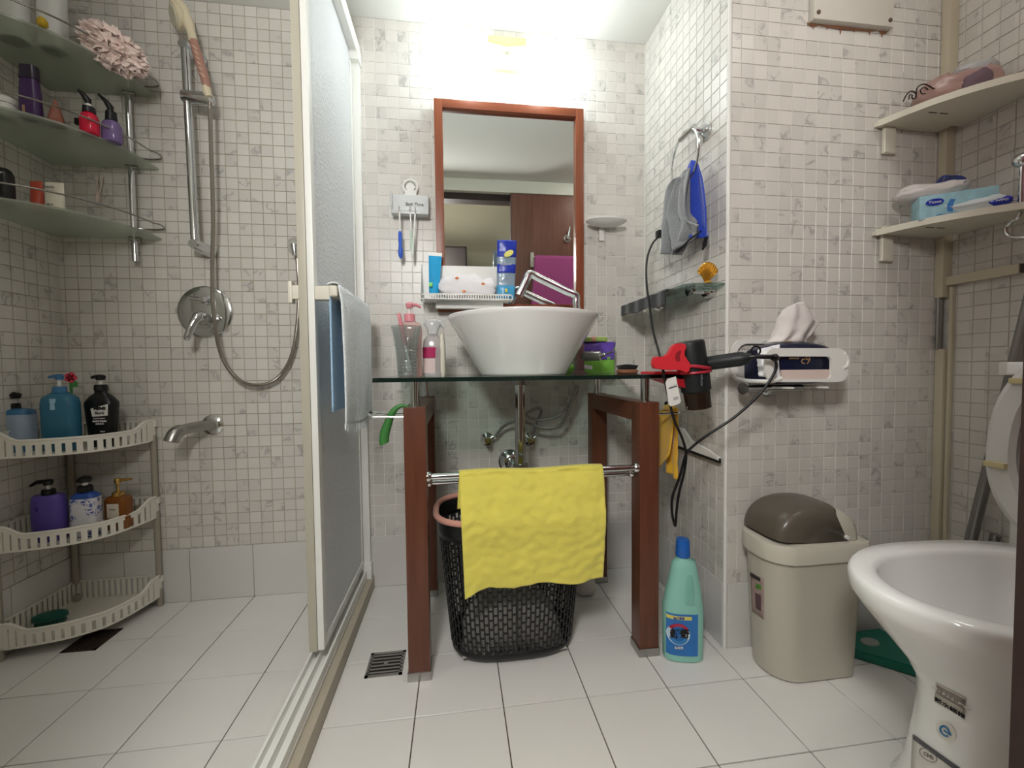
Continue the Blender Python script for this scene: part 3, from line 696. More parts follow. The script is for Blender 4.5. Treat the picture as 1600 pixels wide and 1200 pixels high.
# ================================================================ generic builders for bottles, packets and cloths
def bottle_body(name, h, w, d, prof, e, m, parent, n=32, z0=0, label=None):
    return obj(name, loft([(z0+h*f, w/2*a, d/2*b, ee) for f, a, b, ee in [(p[0], p[1], p[2] if len(p) > 2 else p[1], p[3] if len(p) > 3 else e) for p in prof]], n), m, parent, ang=50, label=label)
def pump(parent, z, r, m, hl=.04, ang=0, stem=None, hr=.008, tall=.03, collar=.018, drop=.004):
    """collar, stem and spout head on top of a bottle (bottle-local space)"""
    obj('cap', loft([(z-.001, r, r, 2), (z+collar*.9, r*.95, r*.95, 2), (z+collar, r*.8, r*.8, 2)], 20), m, parent)
    zt = z+collar+tall
    obj('pump_stem', cyl(nb(), (0, 0, z+collar-.002), (0, 0, zt), hr*.55, 10), stem or m_white, parent)
    c, s = math.cos(ang), math.sin(ang)
    bm = loft([(zt-.008, hr*1.1, hr*1.1, 2), (zt+.004, hr*1.35, hr*1.35, 2), (zt+.009, hr*.9, hr*.9, 2)], 16)
    tube(bm, [(0, 0, zt+.002), (c*hl*.6, s*hl*.6, zt+.003), (c*hl, s*hl, zt-drop)], [hr*.8, hr*.62, hr*.45], 10)
    obj('pump_head', bm, m, parent)
def sheet(L, R, n=30, m=20, off=None, bm=None):
    """surface between two boundary lines; off(s, t) -> vector"""
    A, B = spline(L, 10), spline(R, 10)
    def g(C, t):
        q = t*(len(C)-1); i = min(len(C)-2, int(q)); return C[i].lerp(C[i+1], q-i)
    return grid(lambda s, t: g(A, t).lerp(g(B, t), s)+(Vector(off(s, t)) if off else Vector((0, 0, 0))), m, n, bm)
def patch(name, parent, m, pts, th=.0008, f=None):   # flat printed patch: polygon of 3-D points, pushed out by th towards f
    bm = nb(); f = Vector(f or (0, -1, 0)).normalized()*th
    rings_mesh(bm, [[Vector(p)-f*.2 for p in pts], [Vector(p)+f for p in pts]])
    return obj(name, bm, m, parent, False)
def bat(u, y, z):   # x of a pixel column at a known depth and height
    a = at(u, 500, y=y); b = at(u, 700, y=y); return a.x+(b.x-a.x)*((z-a.z)/(b.z-a.z))

# ================================================================ ON THE GLASS TOP
GT = GZ1
m_tumb = thin_glass('ribbed_glass', 'e6ebe9', .3, haze=.12)
tx = bat(636, -.40, .85); t = thing('glass_tumbler', 'clear ribbed flared glass tumbler on the left end of the glass top', 'tumbler', (tx, -.40, GT))
pr = []
for i in range(40):
    f = i/39; r = .0265+.0055*f+.010*f**3+.0012*math.sin(f*95)*(f < .62); pr.append((r, .004+.137*f))
inn = [(r-.0022, z) for r, z in reversed(pr)]
obj('glass', lathe(nb(), [(.001, 0), (.026, .0005), (.0268, .003)]+pr+inn+[(.022, .010), (.001, .010)], seg=36), m_tumb, t, ang=60)
m_pk = mat('rose_plastic', 'd98a93', .35)
b0 = Vector((tx+.008, -.40, GT+.016)); b1 = at(623, 489, y=-.415)
t = thing('toothbrush', 'pink toothbrush standing head down in the ribbed glass tumbler', 'toothbrush', tuple(b0), world=True)
k = lambda f: b0.lerp(b1, f)
obj('handle', tube(nb(), [k(.45), k(.5), k(.7), k(.9), k(.98), k(1)], [.003, .0045, .0055, .0055, .005, .003], 12), m_pk, t)
obj('neck', tube(nb(), [k(.0), k(.04), k(.2), k(.48)], [.004, .0055, .0035, .003], 10), m_white, t)
bm = nb()
for i in range(6):
    q = k(.02+.03*i); tube(bm, [q, q+Vector((-.009, 0, -.001))], .0035, 5)
obj('bristles', bm, m_white, t)
t = thing('pump_bottle', 'clear pink pump bottle with a rose pump behind the ribbed tumbler', 'bottle', (bat(641, -.345, .87), -.345, GT))
bottle_body('body', .162, .072, .045, [(0, .9), (.03, .98), (.3, .9), (.55, .92), (.85, 1.0), (.95, .85), (1, .42)], 2.6, mat('pink_liquid', 'e9c4bf', .12, trans=.45), t)
pump(t, .161, .0165, m_pk, hl=.034, ang=.25, tall=.024, hr=.008, collar=.022)
t = thing('spray_bottle', 'clear bottle with a cream side and a magenta label left of the basin', 'bottle', (bat(677, -.30, .85), -.30, GT))
bottle_body('body', .128, .064, .036, [(0, .9), (.03, 1), (.6, 1), (.85, .88), (.97, .5), (1, .42)], 3, mat('clear_liquid', 'e8e4e4', .08, trans=.6), t)
bottle_body('grip_side', .128, .022, .033, [(0, .8), (.1, 1), (.75, .95), (1, .5)], 2.6, m_cream, t)
t.children[-1].location.x = .027
bottle_body('label_band', .032, .052, .0375, [(0, 1), (1, 1)], 3, mat('magenta_print', 'b3275f', .3), t, z0=.055); t.children[-1].location.x = -.006
bottle_body('label_foot', .044, .052, .0372, [(0, 1), (1, 1)], 3, mat('pale_rose_print', 'dcc9c6', .4), t, z0=.009); t.children[-1].location.x = -.006
obj('cap', loft([(.126, .015, .013), (.142, .018, .014), (.158, .028, .014), (.168, .022, .012), (.172, .010, .008)], 20), m_clear2, t)
obj('trigger', tube(nb(), [(.0, 0, .160), (.024, 0, .162), (.036, 0, .148)], [.009, .009, .006], 10), m_clear2, t)
# green packs behind the faucet
m_green = mat('green_foil', '8ccf55', .3, bump=.4, bscale=40, var=.3, vscale=30); m_purp = mat('purple_foil', '7453c4', .3, var=.25, vscale=30, bump=.4, bscale=40)
xa, xb = bat(902, -.09, .85), bat(960, -.09, .85); zt1 = at(930, 534, y=-.11).z
t = thing('snack_packet', 'purple and green foil packet standing behind the faucet', 'packet', ((xa+xb)/2, -.09, GT), world=True)
def pkb(lo, hi, off, sgn=-1): return lambda s, q: (xa+(xb-xa)*s+.004*q, -.09+sgn*(.022*math.sin(PI*s)**.5*math.sin(PI*(.06+.88*(lo+(hi-lo)*q)))**.6+off)+.002*fn(s*7, q*6, lo), GT+.001+(zt1-GT)*(lo+(hi-lo)*q))
bm = grid(pkb(0, 1, 0), 20, 20); grid(pkb(0, 1, 0, 1), 20, 20, bm); obj('packet_body', bm, m_green, t)
obj('printed_top', grid(pkb(.42, .99, .001), 20, 10), m_purp, t, mods=.0008)
obj('printed_flash', sheet([(xa+.003, -.116, GT+.033), (xa+.003, -.114, GT+.018)], [(xa+.05, -.116, GT+.026), (xa+.05, -.114, GT+.012)], 4, 4), mat('white_print', 'ece6ec', .4), t, mods=.001)
c = at(931, 550, y=-.12); obj('name_plate', box(xa+.002, xa+.05, -.118, -.113, c.z-.007, c.z+.006), mat('white_print', 'ece6ec'), t)
text('WETS', .015, m_nav, t, (xa+.026, -.1185, c.z), (1, 0, 0), (0, 0, 1), bold=.0004)
t = thing('soap_pack', 'small green and salmon wrapped bar lying on top of the purple packet', 'packet', (xa+.03, -.09, zt1), world=True)
bm = nb(); bx(bm, bat(908, -.1, .9), bat(948, -.1, .9), -.112, -.07, zt1+.001, zt1+.018, bev=.006, seg=3); obj('wrapper', bm, mat('salmon_green_wrap', 'a8c46a', .35, var=.4, vscale=35), t)
bm = nb(); bx(bm, bat(922, -.1, .9), bat(930, -.1, .9), -.1135, -.068, zt1+.0005, zt1+.0195, bev=.006, seg=3); obj('band', bm, mat('salmon_wrap', 'd9a58c', .4), t)
t = thing('tissue_pack', 'green packet lying half hidden behind the right foot of the basin', 'packet', (1.39, -.07, GT), world=True)
obj('packet_body', pack(bat(893, -.06, .81), -.045, GT+.0005, .028, .022, .016, 9, 24, 12), m_green, t)
# hair brush
t = thing('hair_brush', 'wooden oval hair brush lying bristles up on the glass top', 'hair brush', (bat(980, -.30, .8), -.30, GT))
obj('wooden_back', loft([(0, .030, .022), (.003, .036, .028), (.010, .036, .028), (.013, .031, .024)], 32), wood('brush_wood', '7a4a33', '9a6748', .4, 'X'), t)
bm = nb()
for i in range(-5, 6):
    for j in (-2, -1, 0, 1, 2):
        if (i/6)**2+(j/3)**2 > .95: continue
        x, y = i*.0052, j*.008; tube(bm, [(x, y, .012), (x*1.28, y*1.2, .030-.004*abs(i)/5)], [.0009, .0011], 5)
obj('bristles', bm, m_black, t, kind='stuff')

# hair dryer held in a red clamp at the right end of the glass
dy = -.567
t = thing('hair_dryer', 'matte black hair dryer held upright in the red clamp, handle pointing right', 'hair dryer', tuple(at(1080, 570, y=dy)), world=True)
def P_(u, v, y=dy): return at(u, v, y=y)
T0, T1 = P_(1076, 535), P_(1088, 612)
ax = (T1-T0).normalized()
k = lambda f: T0.lerp(T1, f)
obj('barrel', tube(nb(), [k(-.02), k(0), k(.05), k(.5), k(.75), k(.97), k(1.0)], [.034, .0375, .039, .039, .0385, .0375, .034], 36), m_matte, t)
bm = tube(nb(), [k(-.025), k(-.03)], [.034, .02], 30); obj('air_filter', bm, m_steel, t)
obj('nozzle', tube(nb(), [k(.99), k(1.05), k(1.33), k(1.34)], [.034, .0335, .032, .028], 28), mat('smoky_nozzle', '2a1f18', .12), t)
H0, H1 = P_(1098, 569), P_(1163, 560, -.635)
obj('handle', tube(nb(), [H0, H0.lerp(H1, .3), H0.lerp(H1, .9), H1, P_(1172, 558, -.645)], [.018, .0185, .0185, .0165, .009], 24), m_matte, t)
obj('cable_guard', tube(nb(), [P_(1170, 558, -.643), P_(1180, 557, -.655), P_(1206, 558, -.665)], [.008, .0058, .0058], 12), m_black, t)
obj('hanging_loop', tube(nb(), [P_(1181+7*math.cos(a), 548+7*math.sin(a), -.655) for a in [2*PI*q/20 for q in range(20)]], .0022, 8, closed=True), m_black, t)
obj('cable_joint', tube(nb(), [P_(1206, 558, -.665), P_(1211, 559, -.665), P_(1216, 560, -.665)], [.007, .0105, .006], 16), m_black, t)
text('AIRFLOW', .007, mat('grey_print', '8a8d8f', .5), t, tuple(P_(1096, 594, dy-.039)+Vector((0, -.0006, 0))), (0, 0, -1), (1, 0, 0))
# cable: from the handle down to a knot, back up to the wall socket
cord = [P_(1212, 562, -.665), P_(1211, 580, -.665), P_(1190, 612, -.655), P_(1150, 650, -.63), P_(1105, 680, -.60), P_(1082, 698, -.58), P_(1071, 712), P_(1062, 745), P_(1051, 775), P_(1050, 800), P_(1055, 822), P_(1057, 800), P_(1061, 770), P_(1069, 738), P_(1072, 710), P_(1066, 685), P_(1053, 655), P_(1044, 620), P_(1040, 596), at(1036, 575, y=-.50), at(1028, 545, y=-.45), at(1020, 515, y=-.40), at(1015, 480, y=-.36), at(1010, 440, y=-.30), at(1011, 405, y=-.24), at(1020, 380, y=-.19), at(1034, 366, y=-.16)]
cord[18] = at(1038, 590, y=-.60); cord[17] = at(1044, 618, y=-.60); cord[19] = at(1036, 578, y=-.60); cord.insert(20, at(1032, 562, y=-.53))
tag(obj('power_cable', tube(nb(), spline(cord, 7), .0034, 9), m_black), 'long black cable looping from the hair dryer up to the wall socket', 'cable')
# clamp
t = thing('spring_clamp', 'red plastic spring clamp gripping the glass edge and the hair dryer', 'clamp', tuple(P_(1070, 565)), world=True)
cy_ = dy-.048
def plate(pix, y, th): return prism(nb(), pix, th, lambda a, b, d: tuple(at(a, b, y=y)+Vector((0, d, 0))))
big = [(1022, 562), (1024, 558), (1030, 557), (1040, 558), (1047, 553), (1050, 543), (1055, 538), (1064, 536), (1072, 538), (1073, 543), (1069, 549), (1069, 556), (1073, 562), (1077, 565), (1080, 572), (1077, 581), (1072, 583), (1066, 578), (1057, 577), (1050, 579), (1044, 578), (1034, 577), (1024, 576), (1021, 570)]
bm = plate(big, cy_, .016)
bmesh.ops.bevel(bm, geom=[e for e in bm.edges], offset=.0015, segments=2, affect='EDGES')
obj('handle_plate', bm, m_red, t)
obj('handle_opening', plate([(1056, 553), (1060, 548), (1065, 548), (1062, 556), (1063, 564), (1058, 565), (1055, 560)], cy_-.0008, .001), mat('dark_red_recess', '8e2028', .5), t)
bm = nb(); bx(bm, bat(1003, -.5, .8), bat(1075, -.5, .8), -.575, -.49, GT+.0006, GT+.008, bev=.003); obj('jaw', bm, m_red, t)
bm = prism(nb(), [(bat(1012, -.5, .78), GZ0-.001), (bat(1056, -.5, .78), GZ0-.001), (bat(1052, -.5, .78), GZ0-.028)], .07, lambda a, b, d: (a, -.58+d, b)); obj('lower_jaw', bm, mat('deep_red_plastic', 'b01d2a', .4), t)
k2 = lambda f: T0.lerp(T1, f)
bm = tube(nb(), [k2(.5)+Vector((.0415*math.cos(a), .0415*math.sin(a)*1.02, .003*math.sin(a*2))) for a in [2*PI*q/32 for q in range(32)]], .0045, 8, closed=True)
tube(bm, [k2(.6)+Vector((.0415*math.cos(a), .0415*math.sin(a)*1.02, .004*math.cos(a))) for a in [2*PI*q/32 for q in range(32)]], .0035, 8, closed=True)
obj('gripping_band', bm, mat('crimson_strap', 'b52a3a', .4), t)
# price tag
t = thing('price_tag', 'white paper tag with print hanging from the red clamp', 'tag', tuple(P_(1050, 600, -.62)), world=True)
yt = -.622
obj('card', plate([(1040, 598), (1043, 592), (1056, 588), (1064, 627), (1061, 631), (1048, 635), (1045, 632)], yt, .0008), m_white, t, False)
c1, c2 = P_(1053, 601, yt-.0008), P_(1056, 622, yt-.0008)
obj('printed_bar', plate([(1045, 606), (1057, 602), (1058, 604), (1045, 608)], yt-.0006, .0005), mat('grey_ink', '55565a', .6), t, False)
m_gi = mat('grey_ink')
for i, s_ in enumerate(('- - - -', '||||||')):
    p = c1.lerp(c2, i); text(s_, .009, m_gi, t, tuple(p), (1, 0, .27), (-.2, 0, 1), ext=.0002)

# green glove-like cloth on the left side hook
m_leaf = mat('green_rubber', '3e7d3c', .45, var=.15, vscale=20)
path = [at(640, 640, y=-.49), at(632, 634, y=-.49), at(622, 636, y=-.49), at(613, 645, y=-.49), at(606, 662, y=-.488), at(601, 678, y=-.487), at(600, 690, y=-.487), at(601, 694, y=-.487)]
tag(obj('cleaning_sponge', tube(nb(), spline(path, 6), [.004]*6+[.004+.0085*min(1, i/22) for i in range(len(spline(path, 6))-10)]+[.013, .011, .008, .004], 14), m_leaf), 'long green cleaning sponge hooked over the chrome bar at the stand left side', 'sponge')
# yellow cloth on the right side hook
m_yel2 = mat('orange_yellow_cloth', 'e0ad2c', .9, bump=.5, bscale=90, sheen=.4)
def yc2(s, q):
    y = -.500+.052*s
    return (1.567-.006*math.sin(s*8)*q+.003*fn(s*5, q*6), y+.0*q, .692-.195*q+.008*s)
t = thing('hanging_rag', 'orange yellow cloth hanging from the hook behind the right wooden leg', 'cloth', (1.55, -.47, .69), world=True)
obj('outer_fold', grid(yc2, 20, 30), m_yel2, t, mods=.003)
def yc3(s, q):
    return (1.553-.012*q+.004*math.sin(s*7+q*3), -.500+.13*s+.10*s*q, .694-.125*q-.075*q*math.sin(s*PI*.9)-.02*s)
obj('inner_fold', grid(yc3, 24, 24), m_yel2, t, mods=.003)
obj('top_fold', tube(nb(), [(1.560, -.502, .694), (1.560, -.47, .700), (1.560, -.44, .696)], [.008, .011, .008], 10), m_yel2, t)

# ================================================================ LAUNDRY BASKET
BDY = 0
lb = thing('laundry_basket', 'black perforated plastic laundry basket with a pink rim under the washstand', 'basket', (1.10, -.385, 0), world=True)
m_bask = mat('black_basket_plastic', '17181a', .4)
def bsec(z):
    f = z/.405; a = .176+.040*f; b = .118+.028*f
    if z < .03: a -= .018*(1-z/.03)**2; b -= .018*(1-z/.03)**2
    return a, b
bcx, bcy = 1.102, -.372
def bpt(t_, z, off=0):
    a, b = bsec(z); e = se(a+off, b+off, 3.0, t_, 1); return (bcx+e[0]+.004*z, bcy+e[1], z)
def sept(t_):  # near-uniform parameter
    return t_
NC, cell = 84, .0265
arc = []
pp_ = [Vector(bpt(i/720, .2)) for i in range(721)]; cum = [0]
for i in range(720): cum.append(cum[-1]+(pp_[i+1]-pp_[i]).length)
def tt(u_):
    u_ = u_ % 1.0; s = u_*cum[-1]; lo = 0; hi = 720
    while hi-lo > 1:
        md = (lo+hi)//2
        if cum[md] <= s: lo = md
        else: hi = md
    return (lo+(s-cum[lo])/(cum[hi]-cum[lo]))/720
bm = nb()
for c in range(NC):
    ts = [tt((c+f)/NC) for f in (0, .17, .83, 1)]
    if ts[3] < ts[0]: ts[3] += 1
    if ts[2] < ts[0]: ts[2] += 1
    shift = (c % 2)*.5
    z = .035-cell*shift*0
    zs = []
    zz = .042-cell*shift
    while zz < .355:
        lo, hi = max(.035, zz+.0025), min(.352, zz+cell-.0025)
        if hi-lo > .006: zs.append((lo, hi))
        zz += cell
    g = {}
    def vv(i, z_):
        k_ = (i, round(z_, 5))
        if k_ not in g: g[k_] = bm.verts.new(bpt(ts[i], z_))
        return g[k_]
    lv = sorted({.035, .355}|{q for ab in zs for q in ab})
    for a, b in zip(lv[:-1], lv[1:]):
        hole = any(abs(a-x) < 1e-6 and abs(b-y) < 1e-6 for x, y in zs)
        for i in ((0, 2) if hole else (0, 1, 2)): bm.faces.new((vv(i, a), vv(i+1, a), vv(i+1, b), vv(i, b)))
obj('perforated_wall', bm, m_bask, lb, mods=.0025, kind='stuff')
NB = 96
rows = [[bpt(tt(i/NB), z) for i in range(NB)] for z in (.0, .004, .012, .022, .0365)]
obj('base', rings_mesh(nb(), [[(bcx+(p[0]-bcx)*.2, bcy+(p[1]-bcy)*.2, .004) for p in rows[0]]]+rows, True, False), m_bask, lb, mods=.002)
rows = [[bpt(tt(i/NB), z, .001) for i in range(NB)] for z in (.352, .37, .395, .405)]
obj('top_band', rings_mesh(nb(), rows, False, False), m_bask, lb, mods=.0035)
obj('rim', tube(nb(), [bpt(tt(i/NB), .407, .003) for i in range(NB)], .0085, 10, closed=True), mat('salmon_rim', 'd69c8d', .4), lb)
obj('floor_panel', rings_mesh(nb(), [[(bcx+(p[0]-bcx)*f, bcy+(p[1]-bcy)*f, .01) for p in rows[0]] for f in (.76, .01)]), m_bask, lb)
def laundry(s, q):
    x = bcx-.148+.296*s; y = bcy-.095+.19*q
    e = (abs(2*s-1)**3+abs(2*q-1)**3); h = .115*max(0, 1-e)**.5
    return (x, y, .016+h*(1+.35*fn(s*3.5, q*3, 2))+.010*fn(s*11, q*9, 5))
tag(obj('dirty_laundry', grid(laundry, 46, 34), mat('grey_cloth', 'aeaba7', .95, bump=.6, bscale=50, var=.35, vscale=12, sheen=.2), mods=.003), 'heap of grey clothes inside the black laundry basket', 'laundry')
c = at(948, 895, y=-.13)
tag(obj('plastic_bag', pack(1.40, -.17, .0005, .035, .03, .035, 21, 26, 14), mat('white_bag', 'd6d2cb', .6, bump=.6, bscale=60)), 'small crumpled white plastic bag on the floor behind the laundry basket', 'bag')

# ================================================================ FLOOR DRAINS
def drain(name, label, x0, x1, y0, y1, m, n=5, along='x'):
    t = thing(name, label, 'drain', ((x0+x1)/2, (y0+y1)/2, 0), world=True)
    bm = nb(); f = .009; z0, z1 = .0004, .0024
    bx(bm, x0, x1, y0, y0+f, z0, z1); bx(bm, x0, x1, y1-f, y1, z0, z1); bx(bm, x0, x0+f, y0, y1, z0, z1); bx(bm, x1-f, x1, y0, y1, z0, z1)
    obj('frame', bm, m, t, False)
    obj('well', box(x0+.002, x1-.002, y0+.002, y1-.002, .0002, .0008), mat('drain_dark', '1d1a17', .8), t, False)
    for i in range(n):
        if along == 'x':
            y = y0+f+(y1-y0-2*f)*(i+.5)/n; obj('grate_bar', box(x0+.004, x1-.004, y-.003, y+.003, .001, .0024), m, t, False)
        else:
            x = x0+f+(x1-x0-2*f)*(i+.5)/n; obj('grate_bar', box(x-.003, x+.003, y0+.004, y1-.004, .001, .0024), m, t, False)
    obj('screw', cyl(nb(), ((x0+x1)/2, (y0+y1)/2, .001), ((x0+x1)/2, (y0+y1)/2, .0034), .006, 16), m, t)
drain('floor_drain', 'square stainless floor drain by the left wooden leg', .694, .792, -.483, -.385, m_steel, 6)
drain('floor_drain', 'dark square floor drain in the shower below the white rack', -.212, -.118, -.248, -.145, mat('dark_drain_metal', '4d4039', .5, .4), 6, 'y')

# ================================================================ ON THE PIER'S SIDE WALL
t = thing('towel_ring', 'chrome towel ring on a round rosette high on the pier side wall', 'towel ring', (1.70, -.39, 1.52), world=True)
c = at(1103, 205, x=1.703)
bm = nb(); rings_mesh(bm, [[(x, c.y+r*math.cos(2*PI*j/28), c.z+r*math.sin(2*PI*j/28)) for j in range(28)] for r, x in ((.026, 1.7035), (.026, 1.697), (.019, 1.693), (.012, 1.685))]); obj('rosette', bm, m_chrome, t)
bm = tube(nb(), [(1.69, c.y, c.z), (1.66, c.y+.005, c.z+.004)], [.009, .010], 14); tube(bm, [(1.659, c.y-.012, c.z+.004), (1.657, c.y+.062, c.z+.004)], [.009, .0085], 14); obj('arm', bm, m_chrome, t)
rc = Vector((1.657, -.372, c.z-.068)); obj('ring', tube(nb(), [(rc.x+.004*math.cos(a), rc.y+.083*math.cos(a), rc.z+.083*math.sin(a)) for a in [2*PI*j/48 for j in range(48)]], .0034, 10, closed=True), m_chrome, t)
m_gry = mat('grey_microfibre', '7c7e80', .95, bump=.8, bscale=170, sheen=.5); m_blu = mat('blue_microfibre', '1f3fae', .95, bump=.8, bscale=170, sheen=.4)
t = thing('microfibre_cloth', 'grey and blue two-sided microfibre cloth hung through the towel ring', 'cloth', (1.655, -.38, 1.40), world=True)
def pl(x, pts): return [at(u, v, x=x) for u, v in pts]
fo = lambda a, ph, k=1: (lambda s, q: (-(.012*math.sin(s*a+ph)*(.3+q)+.004*fn(s*4, q*4, k)), 0, 0))
obj('blue_fold', sheet(pl(1.66, [(1081, 250), (1074, 265), (1070, 300), (1068, 335), (1078, 372)]), pl(1.66, [(1089, 252), (1098, 275), (1104, 310), (1107, 345), (1108, 371)]), 24, 18, fo(7, 0)), m_blu, t, mods=.004)
obj('grey_fold', sheet(pl(1.645, [(1052, 282), (1043, 300), (1041, 330), (1039, 360), (1038, 397)]), pl(1.645, [(1077, 262), (1076, 290), (1076, 330), (1086, 352), (1062, 398)]), 30, 20, fo(9, 1, 3)), m_gry, t, mods=.004)
obj('grey_flap', sheet(pl(1.636, [(1059, 281), (1052, 305), (1046, 335), (1050, 352), (1058, 393)]), pl(1.636, [(1079, 263), (1074, 295), (1073, 325), (1078, 345), (1097, 352)]), 30, 20, fo(5, 2, 5)), m_gry, t, mods=.004)
obj('hanging_tab', tube(nb(), pl(1.655, [(1103, 368), (1100, 380), (1098, 390), (1102, 384), (1105, 370)]), .003, 8), m_black, t)
obj('edge_trim', tube(nb(), [p-Vector((.004, 0, 0)) for p in spline(pl(1.640, [(1058, 395), (1070, 384), (1082, 372), (1097, 362)]), 5)], .0028, 8), m_black, t)
t = thing('wall_socket', 'white wall socket with a plug half hidden by the grey cloth', 'socket', (1.70, -.16, 1.29), world=True)
obj('cover_plate', box(1.697, 1.7036, -.205, -.135, 1.235, 1.315, bev=.002), m_white, t)
obj('plug', box(1.672, 1.697, -.178, -.150, 1.283, 1.307, bev=.005), m_black, t)
# glass shelf
sh = thing('glass_shelf', 'narrow clear glass shelf on chrome rosettes on the pier side wall', 'shelf', (1.65, -.27, 1.05), world=True)
m_sg = thin_glass('shelf_glass', 'cbd8d2', haze=.12)
obj('glass_plate', prism(nb(), [(1.7036, -.505), (1.615, -.495), (1.595, -.47), (1.595, -.07), (1.61, -.05), (1.7036, -.045)], .006, lambda a, b, d: (a, b, 1.047+d)), m_sg, sh, False)
for yy in (-.44, -.14):
    bm = nb(); rings_mesh(bm, [[(x, yy+r*math.cos(2*PI*j/24), 1.038+r*.7*math.sin(2*PI*j/24)) for j in range(24)] for r, x in ((.026, 1.7036), (.025, 1.69), (.02, 1.684))]); cyl(bm, (1.685, yy, 1.038), (1.645, yy, 1.040), .007, 12); bx(bm, 1.636, 1.656, yy-.012, yy+.012, 1.036, 1.047, bev=.003)
    cyl(bm, (1.646, yy, 1.053), (1.646, yy, 1.058), .009, 16)
    obj('bracket', bm, m_chrome, sh)
m_gold = mat('gold_resin', 'c9973a', .28, .75)
t = thing('shell_ornament', 'golden scallop shell standing on the near end of the glass shelf', 'ornament', tuple(at(1107, 436, x=1.665)), world=True)
bc_ = at(1107, 438, x=1.665); bc_.z = 1.0535
bm = nb(); rr = []
for i in range(13):
    f = i/12; row = []
    for j in range(41):
        a = -.95+1.9*j/40; r = .056*f*(1-.10*abs(a)**2); rib = .0016*math.cos(j/40*PI*20)*f
        row.append((bc_.x-r*math.sin(a)*.62-.004, bc_.y+.010-.014*math.sin(f*2.2)-rib*.9+.012*math.sin(a)*f, bc_.z+.002+r*math.cos(a)*1.02))
    rr.append(row)
V = [[bm.verts.new(p) for p in r] for r in rr]
for a, b in zip(V[:-1], V[1:]):
    for j in range(40): bm.faces.new((a[j], a[j+1], b[j+1], b[j]))
obj('shell', bm, m_gold, t, mods=.003)
obj('foot', loft([(bc_.z, .012, .014, 2, bc_.x-.002, bc_.y), (bc_.z+.006, .008, .010, 2, bc_.x-.002, bc_.y)], 16), m_gold, t)
m_dk = mat('charcoal_cloth', '1d1e20', .9, bump=.5, bscale=90, sheen=.3)
def dkc(s, q):
    y = -.385+.345*s
    if q < .45: x = 1.665-.07*(q/.45); z = 1.0555+.002*math.sin(s*20)
    else:
        k_ = (q-.45)/.55; x = 1.5915-.0022*math.sin(s*26)-.001; z = 1.054-(.044-.006*s+.003*math.sin(s*13))*k_
    return (x, y, z)
tag(obj('face_cloth', grid(dkc, 70, 26), m_dk, mods=.0025), 'charcoal rippled cloth hanging over the glass shelf front edge', 'cloth')
t = thing('hair_comb', 'pale blue comb lying on the charcoal cloth on the glass shelf', 'comb', (1.66, -.3, 1.058), world=True)
m_cb = mat('pale_blue_plastic', '9fb4dc', .4)
obj('spine', box(1.672, 1.685, -.38, -.14, 1.060, 1.068, bev=.002), m_cb, t)
bm = nb()
for i in range(46): bx(bm, 1.648, 1.673, -.378+.0052*i, -.3756+.0052*i, 1.0625, 1.0655)
obj('teeth', bm, m_cb, t, kind='stuff')
t = thing('suction_cap', 'small black heart-shaped clip under the glass shelf', 'clip', tuple(at(1073, 456, x=1.66)), world=True)
c = at(1073, 457, x=1.64); bm = nb()
hp = [(math.sin(a)**3*.011, (13*math.cos(a)-5*math.cos(2*a)-2*math.cos(3*a)-math.cos(4*a))/16*.010) for a in [2*PI*j/24 for j in range(24)]]
prism(bm, hp, .004, lambda a, b, d: (c.x+d, c.y-a, c.z+b)); obj('clip_body', bm, m_black, t)
obj('clip_stem', cyl(nb(), (c.x+.002, c.y, c.z+.008), (c.x+.002, c.y, 1.0465), .0025, 8), m_black, t)
# squeegee
t = thing('window_squeegee', 'white squeegee with a dark blade and black grip leaning along the pier side wall', 'squeegee', (1.69, -.35, .55), world=True)
bm = prism(nb(), [(-.505, .548), (-.50, .556), (-.45, .568), (-.36, .580), (-.31, .612), (-.26, .612), (-.20, .582), (-.12, .574), (-.12, .553)], .010, lambda a, b, d: (1.688+d, a, b)); obj('blade_holder', bm, m_white, t)
obj('rubber_blade', box(1.690, 1.696, -.506, -.115, .540, .553), m_black, t)
p0, p1, p2 = at(1058, 690, x=1.693), at(1050, 668, x=1.690), at(1043, 628, x=1.688)
obj('neck', tube(nb(), [Vector((1.693, -.29, .573)), at(1050, 685, x=1.69), p1], [.03, .018, .012], 14, flat=.35), m_white, t)
obj('grip', tube(nb(), [p1, p1.lerp(p2, .1), p1.lerp(p2, .5), p2], [.013, .0155, .0145, .011], 16), m_black, t)

# ================================================================ CLEANING BOTTLES BY THE PIER
m_aqua = mat('aqua_plastic', '8fc9bb', .35)
t = thing('cleaner_bottle', 'aqua cleaner bottle with a blue cap and blue label beside the right wooden leg', 'bottle', (1.570, -.524, 0), rz=-.22)
H = .285
obj('body', loft([(0, .046, .026, 2.6), (.004, .053, .031, 2.8), (.14, .0545, .032, 2.8), (.155, .053, .031, 2.6), (.20, .046, .029, 2.4, .002), (.25, .036, .026, 2.2, .003), (.272, .031, .023, 2, .002), (.284, .017, .016, 2, 0), (.29, .014, .014, 2, 0)], 40), m_aqua, t)
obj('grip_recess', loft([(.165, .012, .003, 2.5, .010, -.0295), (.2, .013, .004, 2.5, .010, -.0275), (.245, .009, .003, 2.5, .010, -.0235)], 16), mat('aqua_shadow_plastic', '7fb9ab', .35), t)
obj('cap', loft([(.288, .0185, .0185), (.292, .020, .020), (.333, .0175, .0175), (.336, .0165, .0165)], 28), mat('cobalt_cap', '1f62b8', .35), t)
m_lb = mat('blue_label', '2d74bd', .35, var=.25, vscale=20)
LB = [(-.050+.082*i/14) for i in range(15)]
